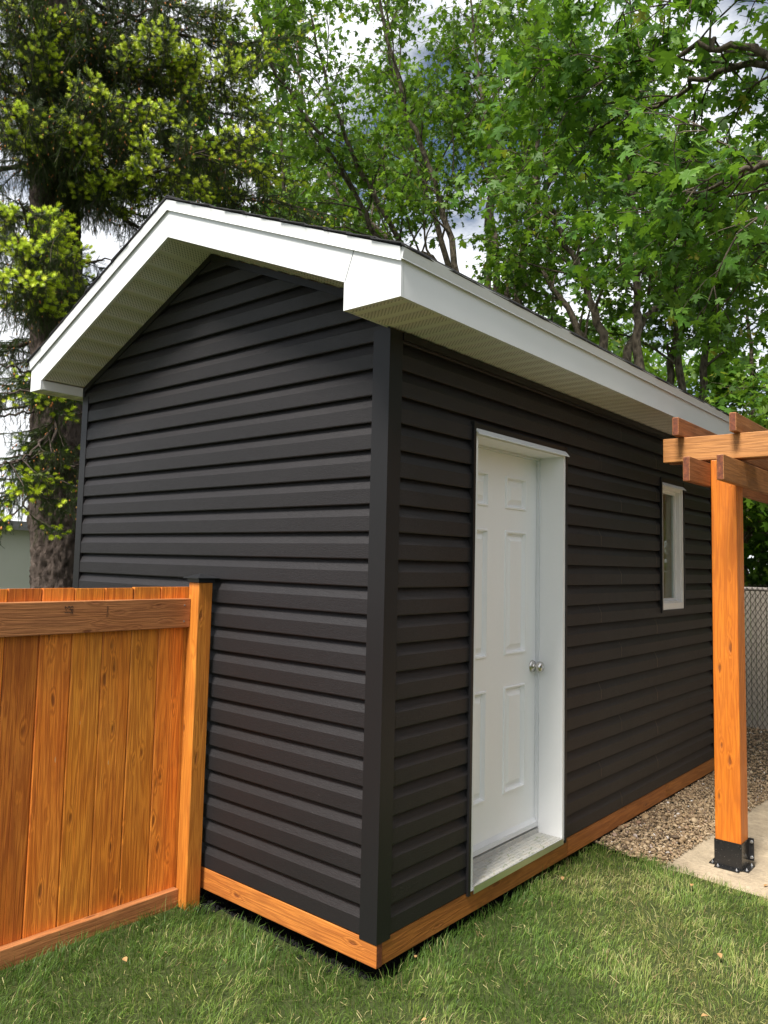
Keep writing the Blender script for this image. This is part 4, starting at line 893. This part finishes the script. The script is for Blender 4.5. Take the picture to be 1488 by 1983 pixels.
def limb(tip,rise,r=.035,bright=1.,dens=1.,hang=.35,dead=False,pend=1.,bs=1.):
    tip=np.array(tip,float); z0=tip[2]+rise; p0=trunk_at(z0); mid=p0*.45+tip*.55+[0,0,-.10*np.linalg.norm(tip-p0)*.6]; P=smoothpoly(np.array([p0,p0*.75+mid*.25+[0,0,.02],mid,tip]),7); P[1:]+=G.normal(0,.012,P[1:].shape)
    m=len(P); tube(P,np.linspace(r,.006,m),6,bV,bF); Lt=np.linalg.norm(tip-p0)
    if dead: return
    out=unit(tip-p0); nb=int(15*dens*max(Lt,1.2)/1.8)
    for k in range(nb):
        u=.28+.72*(k+G.random())/nb; i=min(int(u*(m-1)),m-2); p=P[i]; sgn=1 if k%2 else -1
        side=np.array([-out[1],out[0],0])*sgn; d=unit(out*G.uniform(.5,1)+side*G.uniform(.35,1.0)+[0,0,G.uniform(-.15,.22)]); bl=(.62-.30*abs(u-.62))*G.uniform(.6,1.15)*min(Lt/1.7,1.15)*bs
        q=[p]; dd=d
        for j in range(7): dd=unit(dd+G.normal(0,.08,3)+[0,0,-.05+.025*j]); q.append(q[-1]+dd*bl/7)
        q=np.array(q); tube(q,np.linspace(.008,.0025,8),4,bV,bF)
        fl=1.0
        for j in range(1,8):
            dq=unit(q[j]-q[j-1])
            for s in range(5):   # side twigs
                t=G.random(); pp=q[j-1]+(q[j]-q[j-1])*t; sd=np.cross(dq,[0,0,1])*(1 if s%2 else -1); d2=unit(dq*G.uniform(.5,1.1)+sd*G.uniform(.3,.9)+[0,0,G.uniform(-.65,.15)]); l=G.uniform(.07,.15)
                tw_p.append(pp); tw_d.append(d2); tw_s.append(l)
                e=pp+d2*l
                if G.random()<fl*bright*(.35+.65*(j/7))*max((u-.52)*2.2,.02): sh_p.append(e); sh_d.append(unit(d2+[0,-.1,.55]))
                elif G.random()<.13: bu_p.append(e); bu_d.append(unit(d2*.4+[0,0,-1]))
            # pendulous branchlets below
            if G.random()<.75*pend:
                hl=hang*G.uniform(.3,1.25); c=max(int(hl/.05),2); pp=q[j].copy(); dh=unit([G.normal(0,.2),G.normal(0,.2),-1])
                st=[pp]
                for a_ in range(c): dh=unit(dh+G.normal(0,.13,3)+[0,0,-.1]); st.append(st[-1]+dh*hl/c)
                st=np.array(st); tube(st,np.linspace(.0035,.0015,len(st)),3,bV,bF)
                for a_ in range(len(st)-1):
                    for z_ in range(3): tw_p.append(st[a_]); tw_d.append(unit(dh+G.normal(0,.55,3)+[0,0,-.5])); tw_s.append(G.uniform(.05,.11))
                if G.random()<.14: bu_p.append(st[-1]); bu_d.append(np.array([0,0,-1.]))
        # leader twig and its shoots
        for s in range(4): dd2=unit(dd+G.normal(0,.35,3)); tw_p.append(q[-1]); tw_d.append(dd2); tw_s.append(.11); 
        if G.random()<bright*max((u-.5)*2.2,.05):
            for s in range(4): sh_p.append(q[-1]+G.normal(0,.03,3)); sh_d.append(unit(dd+G.normal(0,.45,3)+[0,0,.4]))
for i_,t in enumerate(TIPS):
    if i_ in (16,): continue
    lf=i_ in (11,13,14,15)
    limb(t,G.uniform(-.05,.35),bright=.22 if i_ in (2,7,8,12,17,20,21,23) else 1.9,dens=1.0 if lf else 1.25,hang=.30,pend=.9,bs=.62 if lf else 1.)
for t in LOW[:1]+LOW[2:5]+LOW[6:8]+LOW[8:9]: limb(t,G.uniform(.4,.9),r=.020,bright=.5,dens=.55,hang=.24)
# the rest of the crown round the trunk
for k in range(54):
    z=2.9+7.4*(k+G.random())/54; a=k*2.399+G.uniform(-.3,.3); lr=(2.35-.16*max(z-4,0))*G.uniform(.75,1.1); c,s_=math.cos(a),math.sin(a)
    p=trunk_at(z)+np.array([c*lr,s_*lr,-.25-.1*lr])
    if p[0]>-2.9 and p[2]<3.6: continue
    # keep the trunk readable from the lawn
    if (z<5.9 and c*.88-s_*.47>.5) or (z<5.0 and c*.88-s_*.47>.15): continue
    limb(p,.2,bright=.10,dens=1.0,hang=.36,pend=.9)
for k in range(16):   # bare broken stubs on the shaded lower trunk
    z=G.uniform(2.2,5.5); a=G.uniform(-2.4,.9); p=trunk_at(z)+np.array([math.cos(a),math.sin(a),0])*G.uniform(.4,.95)+[0,0,-.12]; limb(p,.1,r=G.uniform(.01,.028),dead=True)
for k in range(26):   # thin dead twigs hanging against the trunk
    z=G.uniform(3.0,5.2); a=G.uniform(-1.6,.2); p=trunk_at(z)+np.array([math.cos(a),math.sin(a),0])*.27; q=[p]; d=unit([G.normal(0,.5),G.normal(0,.5),-.6])
    for j in range(7): d=unit(d+G.normal(0,.22,3)+[0,0,-.12]); q.append(q[-1]+d*.075)
    tube(np.array(q),np.linspace(.006,.002,8),4,bV,bF)
meshnp('branches',np.vstack(bV),np.vstack(bF),m_barks,sp,None,True)
def place(P,pos,d,s,name,mat,tj=.22,t0=.45,lo=0,hi=1):
    pos=np.array(pos);d=np.array(d);n=len(pos); up=unit(G.normal(0,1,(n,3))); M=frames(d,up); s=np.asarray(s); v,f=scatter(P[0],P[1],pos,M,s)
    t=np.clip(t0+G.normal(0,tj,n),lo,hi); return meshnp(name,v,f,mat,sp,np.repeat(t,len(P[0])))
place(TW,tw_p,tw_d,tw_s,'crown',m_needle,.22,.42,0,1)
place(SH,sh_p,sh_d,G.uniform(.044,.070,len(sh_p)),'new_shoots',m_shoot,.25,.5)
place(BU,bu_p,bu_d,G.uniform(.009,.016,len(bu_p)),'buds',m_bud,.25,.5)
print('spruce',len(tw_p),len(sh_p),len(bu_p))
# young conifer tip showing over the fence at the left edge
yc=empty('young_conifer',(-3.55,-.52,-.1),'tip of a small dark conifer behind the fence at the left edge','shrub')
V=[];F=[]; tube(np.array([(-3.55,-.52,-.1),(-3.55,-.52,.7),(-3.55,-.52,1.50)]),[.02,.014,.004],6,V,F); meshnp('stem',np.vstack(V),np.vstack(F),m_barks,yc)
n=1500; z=1.5-1.5*np.sqrt(G.random(n)); a=G.uniform(0,6.28,n); r=(1.52-z)*.28*np.sqrt(G.random(n)); pos=np.stack([-3.55+r*np.cos(a),-.52+r*np.sin(a),z],1); d=np.stack([np.cos(a),np.sin(a),G.uniform(-.1,.8,n)],1)
v,f=scatter(TW[0],TW[1],pos,frames(d,unit(G.normal(0,1,(n,3)))),np.full(n,.08)); meshnp('foliage',v,f,m_needle,yc,np.repeat(np.clip(.55+G.normal(0,.2,n),0,1),len(TW[0])))
# ================================================================ SKY, SUN, CAMERA
w=bpy.data.worlds.new('World'); sc.world=w; w.use_nodes=True; nt=w.node_tree; nt.nodes.clear()
SUN_AZ=math.radians(175); SUN_EL=math.radians(57)     # azimuth clockwise from +Y
sky=nt.nodes.new('ShaderNodeTexSky'); sky.sky_type='NISHITA'; sky.sun_disc=False; sky.sun_elevation=SUN_EL; sky.sun_rotation=SUN_AZ; sky.air_density=1.0; sky.dust_density=1.0
tc=nt.nodes.new('ShaderNodeTexCoord'); mp=nt.nodes.new('ShaderNodeMapping'); mp.inputs[3].default_value=(1,1,2.2); nt.links.new(tc.outputs['Generated'],mp.inputs[0])
nz=nt.nodes.new('ShaderNodeTexNoise'); nz.inputs['Scale'].default_value=3.2; nz.inputs['Detail'].default_value=7; nz.inputs['Roughness'].default_value=.58; nt.links.new(mp.outputs[0],nz.inputs['Vector'])
rp=nt.nodes.new('ShaderNodeValToRGB'); rp.color_ramp.elements[0].position=.38; rp.color_ramp.elements[1].position=.54; nt.links.new(nz.outputs[0],rp.inputs[0])
mx=nt.nodes.new('ShaderNodeMix'); mx.data_type='RGBA'; nt.links.new(rp.outputs[0],mx.inputs[0]); nt.links.new(sky.outputs[0],mx.inputs[6]); mx.inputs[7].default_value=(13.5,13.8,14.3,1)
bg=nt.nodes.new('ShaderNodeBackground'); bg.inputs[1].default_value=.062; nt.links.new(mx.outputs[2],bg.inputs[0]); wo=nt.nodes.new('ShaderNodeOutputWorld'); nt.links.new(bg.outputs[0],wo.inputs[0])
sl=bpy.data.lights.new('sun','SUN'); sl.energy=5.0; sl.angle=math.radians(16); sl.color=(1,.95,.87); so=bpy.data.objects.new('sun',sl); col.objects.link(so)
dirv=Vector((math.sin(SUN_AZ)*math.cos(SUN_EL),math.cos(SUN_AZ)*math.cos(SUN_EL),math.sin(SUN_EL))); so.rotation_euler=dirv.to_track_quat('Z','Y').to_euler(); so.location=dirv*30
cam=bpy.data.cameras.new('camera'); co=bpy.data.objects.new('camera',cam); col.objects.link(co); sc.camera=co
yaw,pit,roll,foc=.7068969,.0831469,.0240545,1508.22
f=Vector((-math.sin(yaw)*math.cos(pit),math.cos(yaw)*math.cos(pit),math.sin(pit))); rt=Vector((math.cos(yaw),math.sin(yaw),0)); up=rt.cross(f)
r2=rt*math.cos(roll)+up*math.sin(roll); u2=-rt*math.sin(roll)+up*math.cos(roll)
co.matrix_world=Matrix(((r2.x,u2.x,-f.x,2.01536),(r2.y,u2.y,-f.y,-2.43474),(r2.z,u2.z,-f.z,1.57436),(0,0,0,1)))
cam.sensor_fit='VERTICAL'; cam.sensor_height=36; cam.sensor_width=27; cam.lens=foc/1983*36; cam.shift_x=18.346/1983; cam.shift_y=-28.374/1983; cam.clip_start=.05; cam.clip_end=2000
vs=sc.view_settings; sc.display_settings.display_device='sRGB'; vs.view_transform='Standard'; vs.look='None'; vs.exposure=0.68; vs.gamma=1; vs.use_curve_mapping=False
sc.cycles.max_bounces=8; sc.cycles.transparent_max_bounces=12; sc.cycles.sample_clamp_indirect=6
